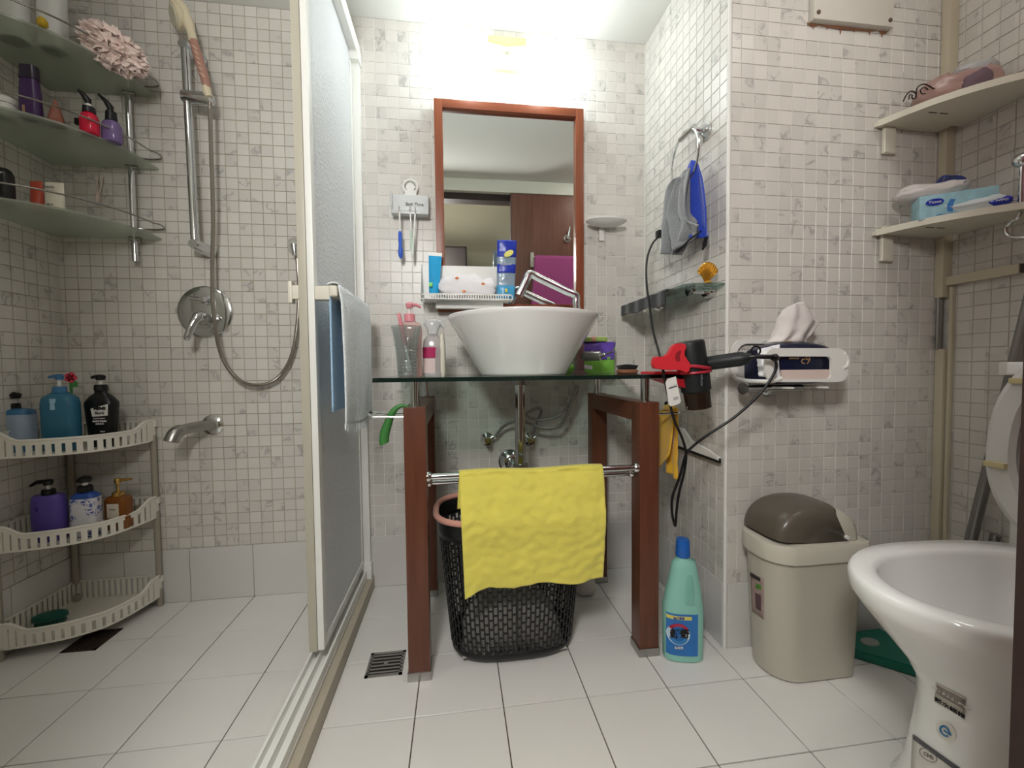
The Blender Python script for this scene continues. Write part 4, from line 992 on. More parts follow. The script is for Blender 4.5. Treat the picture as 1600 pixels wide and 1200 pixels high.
def fy_(x, a=.0548, b=.0325, e=2.8): return -b*(max(0, 1-abs(x/a)**e))**(1/e)
bm = nb(); rings_mesh(bm, [[(x, fy_(x)-.0006, z) for x in LB]+[(x, fy_(x)+.002, z) for x in LB[::-1]] for z in (.022, .138)]); obj('label_sheet', bm, m_lb, t)
bm = nb(); rings_mesh(bm, [[(x, fy_(x)-.0011, z) for x in LB[:12]]+[(x, fy_(x)+.001, z) for x in LB[:12][::-1]] for z in (.123, .133)]); obj('label_banner', bm, mat('yellow_banner', 'd9cf6a', .4), t)
def disc(cx_, cz_, r, off, rin=None, a0=0, a1=2*PI, n=30):
    bm = nb(); pts = [(cx_+r*math.cos(a0+(a1-a0)*i/n), cz_+r*math.sin(a0+(a1-a0)*i/n)) for i in range(n+(0 if a1-a0 > 6.2 else 1))]
    if rin: pts += [(cx_+rin*math.cos(a1-(a1-a0)*i/n), cz_+rin*math.sin(a1-(a1-a0)*i/n)) for i in range(n+1)]
    return prism(bm, pts, .0006, lambda a, b, d: (a, fy_(a)-off-d, b))
obj('logo_disc', disc(-.020, .082, .030, .0008), mat('pale_blue_disc', 'cfe4ee', .4), t, False)
obj('logo_arc', disc(-.020, .084, .029, .0016, .021, .4, 2.6), mat('logo_crimson', 'b02b48', .4), t, False)
obj('logo_wave', disc(-.020, .080, .026, .0016, .016, 3.5, 5.9), mat('logo_blue', '3b86c4', .4), t, False)
text('新奇', .026, m_ink, t, (-.018, fy_(-.01)-.0034, .085), (1, 0, 0), (0, 0, 1), bold=.0009)
text('強力清潔', .0075, m_nav, t, (-.020, fy_(-.01)-.002, .1275), (1, 0, 0), (0, 0, 1))
text('浴廁用', .008, m_white, t, (-.020, fy_(-.01)-.002, .045), (1, 0, 0), (0, 0, 1))
t = thing('toilet_cleaner_bottle', 'white and blue cleaner bottle standing behind the aqua bottle', 'bottle', (1.640, -.450, 0), rz=.3)
obj('body', loft([(0, .026, .020, 2.5), (.004, .030, .023, 2.5), (.10, .028, .022, 2.4), (.135, .034, .024, 2.2), (.165, .033, .022, 2), (.19, .018, .016, 2), (.2, .013, .013, 2)], 30), m_white, t)
obj('label_sheet', loft([(.004, .0304, .0234, 2.5), (.095, .0288, .0228, 2.4)], 30, cap0=False, cap1=False), mat('deep_blue_label', '2a55a8', .35), t, mods=.001)
obj('cap', loft([(.198, .015, .015), (.235, .013, .013), (.238, .010, .010)], 20), mat('sea_green_cap', '6aa79a', .4), t)
text('J', .03, m_nav, t, (.004, -.0255, .14), (1, 0, 0), (0, 0, 1), bold=.001)

# ================================================================ ON THE PIER'S FRONT FACE
Yw = Y2-.0035
t = thing('tissue_holder', 'white plastic wall holder cradling a navy tissue pack', 'holder', (1.85, -.58, .80), world=True)
def frame_(pix, hole, y, th): # plate with an opening: outer and inner outlines of equal length
    A = [at(u, v, y=y) for u, v in pix]; B = [at(u, v, y=y) for u, v in hole]; D = Vector((0, th, 0)); bm = nb(); n = len(A)
    V = [[bm.verts.new(p) for p in r] for r in (A, B, [p+D for p in A], [p+D for p in B])]
    for i in range(n):
        j = (i+1) % n
        bm.faces.new((V[0][i], V[0][j], V[1][j], V[1][i])); bm.faces.new((V[2][j], V[2][i], V[3][i], V[3][j]))
        bm.faces.new((V[0][j], V[0][i], V[2][i], V[2][j])); bm.faces.new((V[1][i], V[1][j], V[3][j], V[3][i]))
    return bm
def rr_(x0, y0, x1, y1, r, n=6, skew=0):
    out = []
    for cx, cy, a0 in ((x1-r, y0+r, -PI/2), (x1-r, y1-r, 0), (x0+r, y1-r, PI/2), (x0+r, y0+r, PI)):
        for i in range(n+1):
            a = a0+PI/2*i/n; out.append((cx+r*math.cos(a), cy+r*math.sin(a)+skew*(cx-x0)))
    return out
yF = -.640
obj('front_plate', frame_(rr_(1196, 544, 1325, 596+1, 16, skew=.0), rr_(1209, 557, 1299, 592, 7), yF, .006), m_white, t)
p = at(1318, 590, y=yF); bm = tube(nb(), spline([at(1316, 575, y=yF+.003), at(1322, 572, y=yF+.003), at(1324, 562, y=yF+.003), at(1318, 552, y=yF+.003)], 4), .006, 10); obj('side_hook', bm, m_white, t)
obj('back_plate', frame_(rr_(1143, 529, 1268, 600, 22), rr_(1152, 537, 1258, 590, 16), Yw-.008, .006), m_white, t)
bm = nb()
for (u, v, w_) in ((1150, 594, 6), (1196, 590, 6)): pass
a0, a1 = at(1147, 590, y=Yw-.006), at(1200, 594, y=yF+.004)
tube(bm, spline([Vector((1.728, Yw-.004, .785)), Vector((1.726, -.56, .778)), Vector((1.728, -.615, .777)), Vector((1.745, -.636, .778)), Vector((1.77, -.638, .785))], 6), .0055, 10)
tube(bm, [Vector((1.728, Yw-.004, .80)), Vector((1.728, Yw-.004, .785))], .0055, 10)
for xx in (1.80, 1.90): bx(bm, xx-.008, xx+.008, yF+.002, Yw-.003, .757, .762, bev=.002)
obj('cradle_arm', bm, m_white, t)
m_navy = mat('navy_wrap', '141a36', .3, bump=.2, bscale=30)
t = thing('tissue_pack', 'navy and white soft tissue pack lying in the white wall holder', 'tissue', (1.85, -.58, .765), world=True)
xa, xb = 1.736, 1.955
bm = nb(); rs = []
for i in range(25):
    f = i/24; x = xa+(xb-xa)*f; k_ = math.sin(PI*min(1, max(0, .04+.92*f)))**.28
    zb, zt = .767, .845+.035*k_; rs.append([(x, -.576+.054*a*k_, (zb+zt)/2+(zt-zb)/2*b*(.75+.25*k_)) for a, b in (se(1, 1, 4, q, 28) for q in range(28))])
obj('pack_body', rings_mesh(bm, rs), m_navy, t)
obj('white_band', box(1.775, 1.945, -.6325, -.62, .780, .806, bev=.001), mat('blush_band', 'd9c6bd', .4), t)
obj('folded_end', sheet([(1.733, -.60, .86), (1.731, -.60, .83), (1.733, -.605, .79)], [(1.768, -.632, .872), (1.766, -.634, .83), (1.77, -.633, .785)], 16, 12, lambda s, q: (.003*fn(s*6, q*5), -.004*abs(fn(s*9, q*8)), 0)), mat('white_foil', 'e9e9ec', .3, bump=.4, bscale=60), t, mods=.002)
text('c9', .03, mat('gold_print', 'a4835f', .4), t, tuple(at(1259, 563, y=-.634)), (1, 0, 0), (-.2, 0, 1))
text('ANDANTE', .006, mat('gold_print'), t, tuple(at(1241, 560, y=-.634)), (1, 0, 0), (0, 0, 1))
c = at(1232, 528, y=-.60); text('c9', .03, mat('gold_print'), t, (c.x, -.6, .8815), (1, 0, 0), (0, 1, .1))
def plume(s, q):
    L_ = [(1190, 535), (1204, 528), (1212, 512), (1215, 497), (1224, 484)]; R_ = [(1262, 534), (1262, 529), (1270, 520), (1280, 506), (1262, 480)]
    g = lambda C, w_: (lambda f: (C[int(f)][0]*(1-f % 1)+C[min(4, int(f)+1)][0]*(f % 1), C[int(f)][1]*(1-f % 1)+C[min(4, int(f)+1)][1]*(f % 1)))(min(3.999, w_*4))
    a, b = g(L_, q), g(R_, q); u, v = a[0]+(b[0]-a[0])*s, a[1]+(b[1]-a[1])*s-9*q*math.sin(PI*s)
    p = at(u, v, y=-.578); return (p.x, -.578-.016*math.sin(PI*s)+.0045*math.sin(s*15+q)*(1-q*.5)+.003*fn(s*5,q*4), p.z)
obj('tissue', grid(plume, 50, 24), mat('tissue_paper', 'dcd6d2', .9, sss=0, bump=.15), t, mods=.0012)
t = thing('toilet_roll_holder', 'small chrome roll holder on the wall under the tissue pack', 'holder', (1.8, -.55, .757), world=True)
a, b = at(1163, 607, y=-.572), at(1252, 607, y=-.572)
bm = cyl(nb(), a+Vector((0, 0, 0)), Vector((b.x, -.572, a.z)), .0085, 18); obj('roll_bar', bm, m_chrome, t)
obj('end_cap', tube(nb(), [a+Vector((-.006, -.002, 0)), a+Vector((.002, 0, 0)), a+Vector((.010, 0, 0))], [.0165, .0165, .009], 22), m_chrome, t)
cx_ = 1.832
bm = nb(); rings_mesh(bm, [[(cx_+r*math.cos(2*PI*j/28), y, a.z+.0+r*math.sin(2*PI*j/28)) for j in range(28)] for r, y in ((.028, Yw), (.027, Yw-.006), (.02, Yw-.010))]); obj('rosette', bm, m_chrome, t)
bm = prism(nb(), [(cx_-.045, Yw-.008), (cx_+.03, Yw-.008), (b.x, -.572), (cx_-.03, -.572)], .008, lambda p_, q_, d: (p_, q_, a.z+.006+d)); obj('cover_arm', bm, m_steel, t)
# access cover with rust
t = thing('access_cover', 'beige square access cover with rusty lower edge high on the tiled wall', 'cover', (2.07, Y2, 1.85), world=True)
m_cov = mat('aged_cover', 'c9c4ba', .5, var=.04)
obj('cover_plate', box(1.944, 2.197, Yw-.018, Yw, 1.775, 2.03, bev=.004), m_cov, t)
m_rust = mat('rust_stain', '8a5f42', .9, var=.5, vscale=60)
for xx in (1.957, 2.184): obj('screw', cyl(nb(), (xx, Yw-.018, 1.792), (xx, Yw-.0205, 1.792), .0055, 14), mat('rusty_screw', '6b5a4c', .6, .5), t)
for i in range(6):
    xx = 1.955+.0455*i+random.uniform(-.004, .004); hh = random.uniform(.008, .022)
    obj('rust_streak', prism(nb(), [(xx-.004, 1.776), (xx+.004, 1.776), (xx+.001, 1.776-hh), (xx-.001, 1.776-hh)], .0006, lambda p_, q_, d: (p_, Yw-.0006+d, q_)), m_rust, t, False)
for (xx, w_) in ((1.958, .02), (2.183, .014), (2.07, .10)):
    obj('rust_patch', prism(nb(), [(xx-w_, 1.777), (xx+w_, 1.777), (xx+w_*.7, 1.771), (xx-w_*.3, 1.768), (xx-w_*.9, 1.772)], .0005, lambda p_, q_, d: (p_, Yw-.0005+d, q_)), m_rust, t, False)
# cable raceways in the corner
m_rw = mat('raceway_plastic', 'c6bda6', .45)
t = thing('cable_raceway', 'cream plastic raceway running up the corner and branching along the right wall', 'raceway', (2.39, -.54, 0), world=True)
obj('upper_cover', box(2.378, 2.4085, Yw-.022, Yw, 1.015, ZC, bev=.002), m_rw, t)
obj('lower_cover', box(2.387, 2.4085, Yw-.022, Yw, 0, .862, bev=.002), m_rw, t)
bm = cyl(nb(), (2.386, Yw-.006, .86), (2.386, Yw-.006, 1.02), .005, 8); cyl(bm, (2.398, Yw-.006, .86), (2.398, Yw-.006, 1.02), .005, 8); obj('exposed_pipe', bm, m_steel, t)
obj('branch_cover', box(2.388, 2.4085, -.70, Yw-.022, 1.048, 1.074, bev=.002), m_rw, t)
obj('branch_end', box(2.392, 2.4085, -.78, -.70, 1.05, 1.072, bev=.001), mat('raceway_gap', '3b332b', .6), t)
obj('side_cover', box(2.396, 2.4085, Yw-.034, Yw-.025, 0, 1.045, bev=.002), m_rw, t)

# ================================================================ CORNER SHELVES
def cshelf(zt, label):
    t = thing('corner_shelf', label, 'shelf', (2.3, -.62, zt), world=True, group=None)
    pts = [(2.408, Yw), (2.165, Yw), (2.160, Yw-.012)]
    arc_ = spline([(2.160, Yw-.012, 0), (2.19, -.60, 0), (2.215, -.645, 0), (2.262, -.702, 0), (2.32, -.752, 0), (2.36, -.775, 0), (2.408, -.80, 0)], 5)
    pts = [(2.408, Yw-.036), (2.375, Yw-.036), (2.375, Yw-.0005), (2.160, Yw)]+[(p.x, p.y) for p in arc_]
    bm = prism(nb(), pts, .010, lambda a, b, d: (a, b, zt-.010+d)); obj('shelf_board', bm, m_cream, t)
    bm = nb(); ribbon(bm, [(p.x, p.y) for p in arc_], zt-.013, zt+.004, .004); obj('front_lip', bm, m_cream, t)
    bm = nb(); bx(bm, 2.183, 2.222, Yw-.012, Yw, zt-.085, zt-.009, bev=.006, seg=3); obj('wall_bracket', bm, m_cream, t)
    obj('bracket_knob', cyl(nb(), (2.200, Yw-.001, zt+.008), (2.200, Yw-.014, zt+.008), .012, 18), m_cream, t)
    bm = nb(); bx(bm, 2.396, 2.408, -.745, -.70, zt-.085, zt-.009, bev=.006, seg=3); obj('wall_bracket', bm, m_cream, t)
    for i in range(2): obj('drain_slot', box(2.235+.035*i, 2.260+.035*i, -.602-.0*i, -.598, zt-.0108, zt-.0098), mat('slot_dark', '6b655b', .8), t, False)
    return t
ZS1, ZS2 = 1.512, 1.203
cshelf(ZS1, 'upper cream plastic corner shelf on the right with the pink bag')
cshelf(ZS2, 'lower cream plastic corner shelf on the right with tissue box and wipes')
m_wire = mat('dark_wire', '2a2320', .5, .6)
t = thing('wire_ornament', 'small black scrolled wire rack on the upper right corner shelf', 'wire rack', tuple(at(1437, 160, y=-.6)), world=True)
z_ = ZS1+.004; 
def wp(u, v, y=-.61): return at(u, v, y=y)
dz = z_+.002-wp(1412, 170).z
W = lambda u, v, y=-.61: wp(u, v, y)+Vector((0, 0, dz))
bm = tube(nb(), spline([W(1411, 170), W(1416, 160), W(1423, 154), W(1430, 157), W(1431, 164), W(1426, 166), W(1424, 162)], 6), .0016, 6)
obj('scroll', bm, m_wire, t)
bm = tube(nb(), spline([W(1431, 163), W(1433, 149), W(1443, 143), W(1453, 147), W(1460, 150), W(1472, 147)], 6), .0016, 6); obj('scroll', bm, m_wire, t)
bm = tube(nb(), spline([W(1446, 158), W(1440, 158), W(1438, 152), W(1444, 148), W(1450, 152)], 6), .0013, 6); obj('scroll', bm, m_wire, t)
obj('scroll', tube(nb(), spline([W(1420, 167), W(1421, 160), W(1426, 161)], 6), .0013, 6), m_wire, t)
m_pbag = mat('sheer_pink_bag', 'b3918a', .35, trans=.15, bump=.5, bscale=25, var=.25, vscale=14)
def lump(name, label, cat, cx, cy, z0, hw, hd, hh, seed, m, rot=0):
    t = thing(name, label, cat, (cx, cy, z0), rz=rot); obj('bag_body', pack(0, 0, 0, hw, hd, hh, seed, 36, 20), m, t); return t
t = lump('toiletry_bag', 'sheer pink plastic bag of things on the upper right corner shelf', 'bag', 2.315, -.605, ZS1+.001, .085, .055, .045, 11, m_pbag, -.5)
obj('dark_content', pack(.015, -.052, .008, .030, .012, .028, 5), mat('plum_cloth', '6a5560', .7), t)
obj('clear_top', pack(.03, .0, .062, .045, .04, .022, 8), m_clear2, t)
t = thing('tissue_box', 'pale blue printed tissue box at the left of the lower corner shelf', 'tissue box', (2.225, -.56, ZS2), world=True)
m_tbx = mat('pale_blue_card', '9cc6d2', .5, var=.3, vscale=45)
bm = nb(); bx(bm, -.045, .105, -.03, .03, 0, .062, bev=.001); bmesh.ops.rotate(bm, verts=bm.verts, cent=(-.045, -.03, 0), matrix=Matrix.Rotation(-.62, 3, 'Z')); bmesh.ops.translate(bm, verts=bm.verts, vec=(2.235, -.588, ZS2+.001))
obj('carton', bm, m_tbx, t)
rgt = Vector((math.cos(-.62), math.sin(-.62), 0)); nrm_ = Vector((-math.sin(.62), -math.cos(.62), 0)); o_ = Vector((2.19+.0, -.588, ZS2))+nrm_*.0
fc_ = Vector((2.235, -.588, ZS2+.001))+Matrix.Rotation(-.62, 3, 'Z')@Vector((0, 0, 0))
base_ = fc_-nrm_*0
org = Vector((2.235, -.588, ZS2+.001)); org = org+Matrix.Rotation(-.62, 3, 'Z')@Vector((0, 0, 0))
def fpt(a, z): return Vector((2.235-.045, -.588-.03, ZS2+.001))+rgt*a+Vector((0, 0, z))+nrm_*.0008
bm = nb(); rings_mesh(bm, [[fpt(.03+.018*math.cos(2*PI*j/24), .042+.009*math.sin(2*PI*j/24))+nrm_*o for j in range(24)] for o in (0, .001)]); obj('brand_oval', bm, m_nav, t, False)
text('Tissue', .010, m_white, t, tuple(fpt(.03, .042)+nrm_*.0015), tuple(rgt), (0, 0, 1))
obj('printed_figure', prism(nb(), [(.055, .014), (.065, .012), (.066, .032), (.070, .042), (.060, .044), (.054, .030)], .0008, lambda a, b, d: tuple(fpt(a, b)+nrm_*d)), mat('mid_blue_print', '3f7fc4', .5), t, False)
text('SOFT WHITE TISSUE', .006, mat('mid_blue_print'), t, tuple(fpt(.06, .006)), tuple(rgt), (0, 0, 1))
m_plw = mat('white_film', 'cfc9c6', .3, bump=.6, bscale=45, var=.12, vscale=25)
t = lump('plastic_wrap', 'crumpled white and navy plastic packet on top of the pale blue box', 'packet', 2.25, -.595, ZS2+.064, .075, .034, .022, 31, m_plw, -.6)
obj('navy_panel', pack(.045, .012, .018, .030, .022, .022, 41), mat('navy_film', '27346f', .3, bump=.5, bscale=40), t)
text('Active', .012, m_ink, t, (.03, -.02, .048), (1, .1, .15), (0, .5, 1))
t = lump('wipes_packet', 'white and pale blue wet wipes packet at the front of the lower corner shelf', 'packet', 2.285, -.655, ZS2+.003, .088, .030, .019, 51, mat('wipes_film', 'ccd4d6', .3, bump=.5, bscale=30, var=.15, vscale=14), -.72)
obj('blue_end', pack(.052, -.012, .006, .026, .020, .012, 61), m_nav, t)
text('WIPES', .008, m_white, t, (.055, -.034, .018), (1, 0, 0), (0, 0, 1))
# pink towel and hook at the right wall nearer the door
m_pkt = mat('pink_towel', 'e29ac0', .95, bump=.8, bscale=150, sheen=.4)
HK = at(1597, 250, x=2.33)
t = thing('towel_hook', 'chrome hook with an open loop at the right edge of the photo', 'hook', tuple(HK), world=True)
y_ = HK.y
bm = nb(); bmesh.ops.create_uvsphere(bm, u_segments=20, v_segments=12, radius=.0175); bmesh.ops.translate(bm, verts=bm.verts, vec=HK); obj('knob', bm, m_chrome, t)
obj('mount', cyl(nb(), HK, (2.4085, y_, HK.z), .009, 14), m_chrome, t)
pt = lambda u, v: at(u, v, x=2.33)
obj('loop', tube(nb(), spline([HK, pt(1595, 300), pt(1593, 335), pt(1578, 348), pt(1571, 358), pt(1576, 368), pt(1600, 371), pt(1625, 369), pt(1630, 352), pt(1606, 338), pt(1599, 320)], 6), .0042, 10), m_chrome, t)
def pks(s, q): p = pt(1591-5*math.sin(q*3)+46*s, 196+140*q); return (p.x+.012*math.sin(s*9+q*2)+.02, p.y, p.z)
tag(obj('pink_towel', grid(pks, 20, 24), m_pkt, mods=.004), 'pink towel hanging from the chrome hook at the right edge', 'towel')
# towel rail on the inside of the brown door, seen in the mirror
t = thing('door_rail', 'cream towel rail on the brown door seen in the mirror', 'towel rail', (1.6, YD, 1.54), world=True)
for xx in (1.487, 1.86):
    obj('rail_bracket', box(xx-.011, xx+.011, YD, YD+.03, 1.49, 1.59, bev=.003), m_cream, t)
obj('rail', cyl(nb(), (1.487, YD+.035, 1.555), (1.86, YD+.035, 1.555), .008, 12), m_cream, t)
m_mag = mat('magenta_towel', 'b04f8a', .95, bump=.6, bscale=90, sheen=.4)
def mt(s, q):
    x = 1.50+.33*s+.012*(1-s)*q; 
    if q < .9: return (x-.03*(1-s)*q, YD+.048+.006*math.sin(s*14)*q, 1.564-.52*q)
    return (x, YD+.048-.02*(q-.9)*10, 1.1)
tag(obj('magenta_towel', grid(lambda s, q: (1.500+.33*s-.035*q*(1-s), YD+.048+.005*math.sin(s*15)*q, 1.566-.50*q), 30, 20), m_mag, mods=.005), 'magenta towel on the door rail, seen as a reflection in the mirror', 'towel')

# ================================================================ SWING BIN
m_bin = mat('stone_grey_plastic', 'bdb8aa', .4); m_flap = mat('taupe_flap', '5d564c', .28)
t = thing('swing_bin', 'stone grey dustbin with a brown swing flap in the pier corner', 'bin', (1.87, -.60, 0), world=True)
def dsec(z, x0, x1, y0, y1, r, rs=.022, n=10):
    """footprint rounded on its left end, squarer on its right"""
    pts = []; 
    for cx, cy, a0, rr in ((x0+r, y0+r, PI, r), (x1-rs, y0+rs, 1.5*PI, rs), (x1-rs, y1-rs, 0, rs), (x0+r, y1-r, PI/2, r)):
        for i in range(n+1):
            a = a0+PI/2*i/n; pts.append((cx+rr*math.cos(a), cy+rr*math.sin(a), z))
    return pts
def bsct(z, g=0):
    f = z/.37; return dsec(z, 1.751-.022*f-g, 1.976+.010*f+g, -.668-.014*f-g, -.528+.004*f+g*.3, .066)
BINB = obj('body', rings_mesh(nb(), [dsec(.0, 1.757, 1.97, -.662, -.532, .064), bsct(.005), bsct(.15), bsct(.345)]), m_bin, t)
obj('collar', rings_mesh(nb(), [bsct(.318, .006), bsct(.322, .010), bsct(.352, .011), bsct(.366, .007), bsct(.368, -.004)]), mat('pale_stone_plastic', 'c9c4b6', .4), t)
# lid: half barrel, flap towards the left
bx0, bx1, by0, by1 = 1.742, 1.984, -.675, -.528
bcx2 = (bx0+bx1)/2
def dome(a, j, gr=0, ny=14):
    """a angle 0 (left) to PI (right); j 0..1 across the depth"""
    y = by0+(by1-by0)*j; k_ = (1-abs(2*j-1)**3.2)**.42; k_ = .80+.20*k_
    ex = math.cos(a); ez = math.sin(a)
    return (bcx2-.004-(.118+gr)*k_*math.copysign(abs(ex)**.9, ex), y, .366+(.092+gr)*k_*abs(ez)**.8)
def dpart(a0, a1, gr=0, fx=None):
    bm = grid(lambda s, q: dome(a0+(a1-a0)*s, q, gr), 30, 22); V = []
    for j in (0, 1):
        rim = [bm.verts.new(dome(a0+(a1-a0)*i/30, j, gr)) for i in range(31)]; c_ = bm.verts.new((fx or bcx2-.004, by0+(by1-by0)*j, .362))
        for p_, q_ in zip(rim[:-1], rim[1:]): bm.faces.new((p_, q_, c_))
    bmesh.ops.remove_doubles(bm, verts=bm.verts, dist=.0002); return bm
obj('lid_hood', dpart(1.6, PI), mat('pale_stone_plastic'), t, mods=.001)
obj('swing_flap', dpart(.06, 1.93, .003, 1.935), m_flap, t, mods=.0015)
obj('pivot', cyl(nb(), (1.925, by0-.008, .380), (1.925, by0+.002, .380), .005, 14), m_white, t)
BINT = t
# teal dustpan behind the bin
t = thing('dustpan', 'teal plastic dustpan with a pale oval lying on the floor behind the bin', 'dustpan', (2.11, -.62, 0), world=True)
m_teal = mat('teal_plastic', '1f7a68', .4)
bm = prism(nb(), [(2.06, -.535), (2.20, -.53), (2.21, -.70), (2.15, -.715), (2.03, -.60)], .026, lambda a, b, d: (a, b, .0005+d)); bmesh.ops.bevel(bm, geom=[e for e in bm.edges], offset=.004, segments=2, affect='EDGES'); obj('pan', bm, m_teal, t)
obj('oval_pad', loft([(.026, .026, .018, 2, 2.105, -.585), (.030, .024, .016, 2, 2.105, -.585)], 28), mat('pale_grey_pad', '9fa7a0', .5), t)

# ================================================================ TOILET
t = thing('toilet', 'white ceramic toilet with raised seat and stickers on its pedestal', 'toilet', (1.95, -1.0, 0), world=True)
TY = -1.0
def egg(z, xf, xb, w_, e=2.0, n=56, yc=TY):
    """front at xf (low x), back at xb, half width w_"""
    xm = xf+(xb-xf)*.42 if xb-xf > .3 else (xf+xb)/2; out_ = []
    for k in range(n):
        a = 2*PI*k/n; c_, s_ = math.cos(a), math.sin(a); L_ = (xm-xf) if c_ > 0 else (xb-xm); ee = e if c_ > 0 else 2.6
        out_.append((xm-L_*math.copysign(abs(c_)**(2/ee), c_), yc+w_*math.copysign(abs(s_)**(2/ee), s_), z))
    return out_
RZ = .432
rings = [egg(0, 1.735, 2.17, .128), egg(.012, 1.732, 2.175, .130), egg(.03, 1.745, 2.175, .120), egg(.08, 1.757, 2.175, .112), egg(.15, 1.768, 2.175, .106), egg(.205, 1.775, 2.175, .104), egg(.24, 1.772, 2.18, .108), egg(.28, 1.750, 2.185, .122), egg(.33, 1.708, 2.19, .144), egg(.37, 1.676, 2.20, .163), egg(.388, 1.663, 2.20, .171), egg(.402, 1.655, 2.20, .1755), egg(.420, 1.654, 2.20, .1765), egg(RZ-.004, 1.656, 2.198, .1755), egg(RZ, 1.662, 2.19, .171),
         egg(RZ, 1.690, 2.12, .138), egg(RZ-.003, 1.698, 2.105, .130), egg(RZ-.012, 1.700, 2.10, .127), egg(RZ-.04, 1.704, 2.09, .122), egg(.34, 1.73, 2.05, .104), egg(.28, 1.78, 2.0, .075), egg(.26, 1.84, 1.95, .03)]
BOWL = obj('bowl', rings_mesh(nb(), rings), m_ceramic, t, ang=70)
obj('water', rings_mesh(nb(), [egg(.285, 1.775, 2.01, .07), egg(.286, 1.775, 2.01, .07)]), mat('toilet_water', 'dfe6e6', .02, trans=.5), t)
bm = nb(); bx(bm, 2.17, 2.395, -1.17, -.83, .38, .79, bev=.02, seg=3); obj('tank', bm, m_ceramic, t)
bm = nb(); bx(bm, 2.165, 2.40, -1.178, -.822, .79, .82, bev=.008, seg=3); obj('tank_lid', bm, m_ceramic, t)
# raised lid: an oval board standing against the tank
def lidr(off, g, n=56):
    cz, hh, hw = .655, .215-g, .178-g; out_ = []
    for k in range(n):
        a = 2*PI*k/n; e_ = 2.2
        y = hw*math.copysign(abs(math.cos(a))**(2/e_), math.cos(a)); z = hh*math.copysign(abs(math.sin(a))**(2/2.4), math.sin(a)); z_ = cz+z
        out_.append((2.10+off+(z_-.44)*.13, TY+y, z_))
    return out_
m_lid = mat('lid_plastic', 'd4d2cf', .3)
obj('lid', rings_mesh(nb(), [lidr(.0, .012), lidr(-.006, .004), lidr(-.004, 0), lidr(.010, 0), lidr(.014, .01)]), m_lid, t)
obj('seat', (lambda: (lambda bm: bm)(rings_mesh(nb(), [lidr(-.018, .010), lidr(-.026, .020), lidr(-.024, .050), lidr(-.012, .056), lidr(-.009, .01), lidr(-.018, .010)], False, False)))(), m_lid, t)
for (dy_, zz) in ((.115, .78), (.138, .60), (-.138, .60)):
    obj('rubber_buffer', box(2.10-.034+(zz-.44)*.13, 2.10-.022+(zz-.44)*.13, TY+dy_-.014, TY+dy_+.022, zz-.006, zz+.006, bev=.003), mat('yellowed_rubber', 'cdbf94', .5), t)
obj('hinge', box(2.085, 2.125, TY-.08, TY+.08, RZ-.002, RZ+.018, bev=.005), m_lid, t)
# stickers on the pedestal: printed sheets laid on the real surface
from mathutils.bvhtree import BVHTree
def surf(o, off=(0, 0, 0)):
    return BVHTree.FromPolygons([v.co+Vector(off) for v in o.data.vertices], [tuple(f.vertices) for f in o.data.polygons])
BT = surf(BOWL)
def hit(bt, u, v, off=.0012):
    p, n, i, d = bt.ray_cast(CAM, ray(u, v).normalized(), 4)
    if p is None: return None
    if n.dot(ray(u, v)) > 0: n = -n
    return p+n*off
def decal(name, bt, parent, pix, m, off=.0012, nx=8, ny=6):
    last = [hit(bt, *pix[0], off)]
    if last[0] is None: return None
    def f(s_, q):
        a, b, c, d = pix; u = (a[0]*(1-s_)+b[0]*s_)*(1-q)+(d[0]*(1-s_)+c[0]*s_)*q; v = (a[1]*(1-s_)+b[1]*s_)*(1-q)+(d[1]*(1-s_)+c[1]*s_)*q
        h_ = hit(bt, u, v, off)
        if h_ is not None: last[0] = h_
        return last[0]
    return obj(name, grid(f, nx, ny), m, parent, True, mods=.0006)
def lettering(bt, parent, body, size, m, u, v, off=.003, du=8, dv=4, sx=1, bold=0):
    p, q, r_ = hit(bt, u-du, v-dv, off), hit(bt, u+du, v+dv, off), hit(bt, u, v-10, off); c = hit(bt, u, v, off)
    if None in (p, q, r_, c): return
    text(body, size, m, parent, tuple(c), tuple(q-p), tuple(r_-c), sx=sx, bold=bold)
decal('grey_sticker', BT, t, [(1463, 1066), (1510, 1090), (1507, 1122), (1461, 1096)], mat('sticker_cream', 'c9c3b8', .4))
decal('sticker_panel', BT, t, [(1465, 1069), (1508, 1092), (1507, 1107), (1464, 1082)], mat('sticker_dark', '8f8780', .4), .002)
decal('white_sticker', BT, t, [(1427, 1148), (1500, 1200), (1500, 1235), (1424, 1214)], mat('sticker_white', 'dddad2', .4))
decal('black_stripe', BT, t, [(1429, 1148), (1500, 1199), (1500, 1208), (1429, 1156)], mat('sticker_black', '55555a', .4), .002)
lettering(BT, t, 'C1325-PW', .0105, mat('sticker_pale', 'd9d4cc', .4), 1487, 1089, dv=5)
lettering(BT, t, '節水認證', .0100, m_ink, 1485, 1105, dv=5)
def ringpix(u, v, ru, rv, k, n): a = 2*PI*k/n; return (u+ru*math.cos(a)+.35*ru*math.sin(a)*0, v+rv*math.sin(a)+.45*ru*math.cos(a))
for nm, ru, rv, off, mm_ in (('round_sticker', 15, 15, .0022, mat('round_sticker_white', 'e3ded4', .4)),):
    pts_ = [hit(BT, *ringpix(1479, 1142, ru, rv, k, 30), off) for k in range(30)]; low = [hit(BT, *ringpix(1479, 1142, ru, rv, k, 30), .0004) for k in range(30)]
    if None not in pts_: obj(nm, rings_mesh(nb(), [low, pts_]), mm_, t, False)
em = [hit(BT, *ringpix(1478, 1142, 7, 7, k, 20), .003) for k in range(3, 18)]+[hit(BT, 1487, 1148, .003), hit(BT, 1477, 1141, .003)]
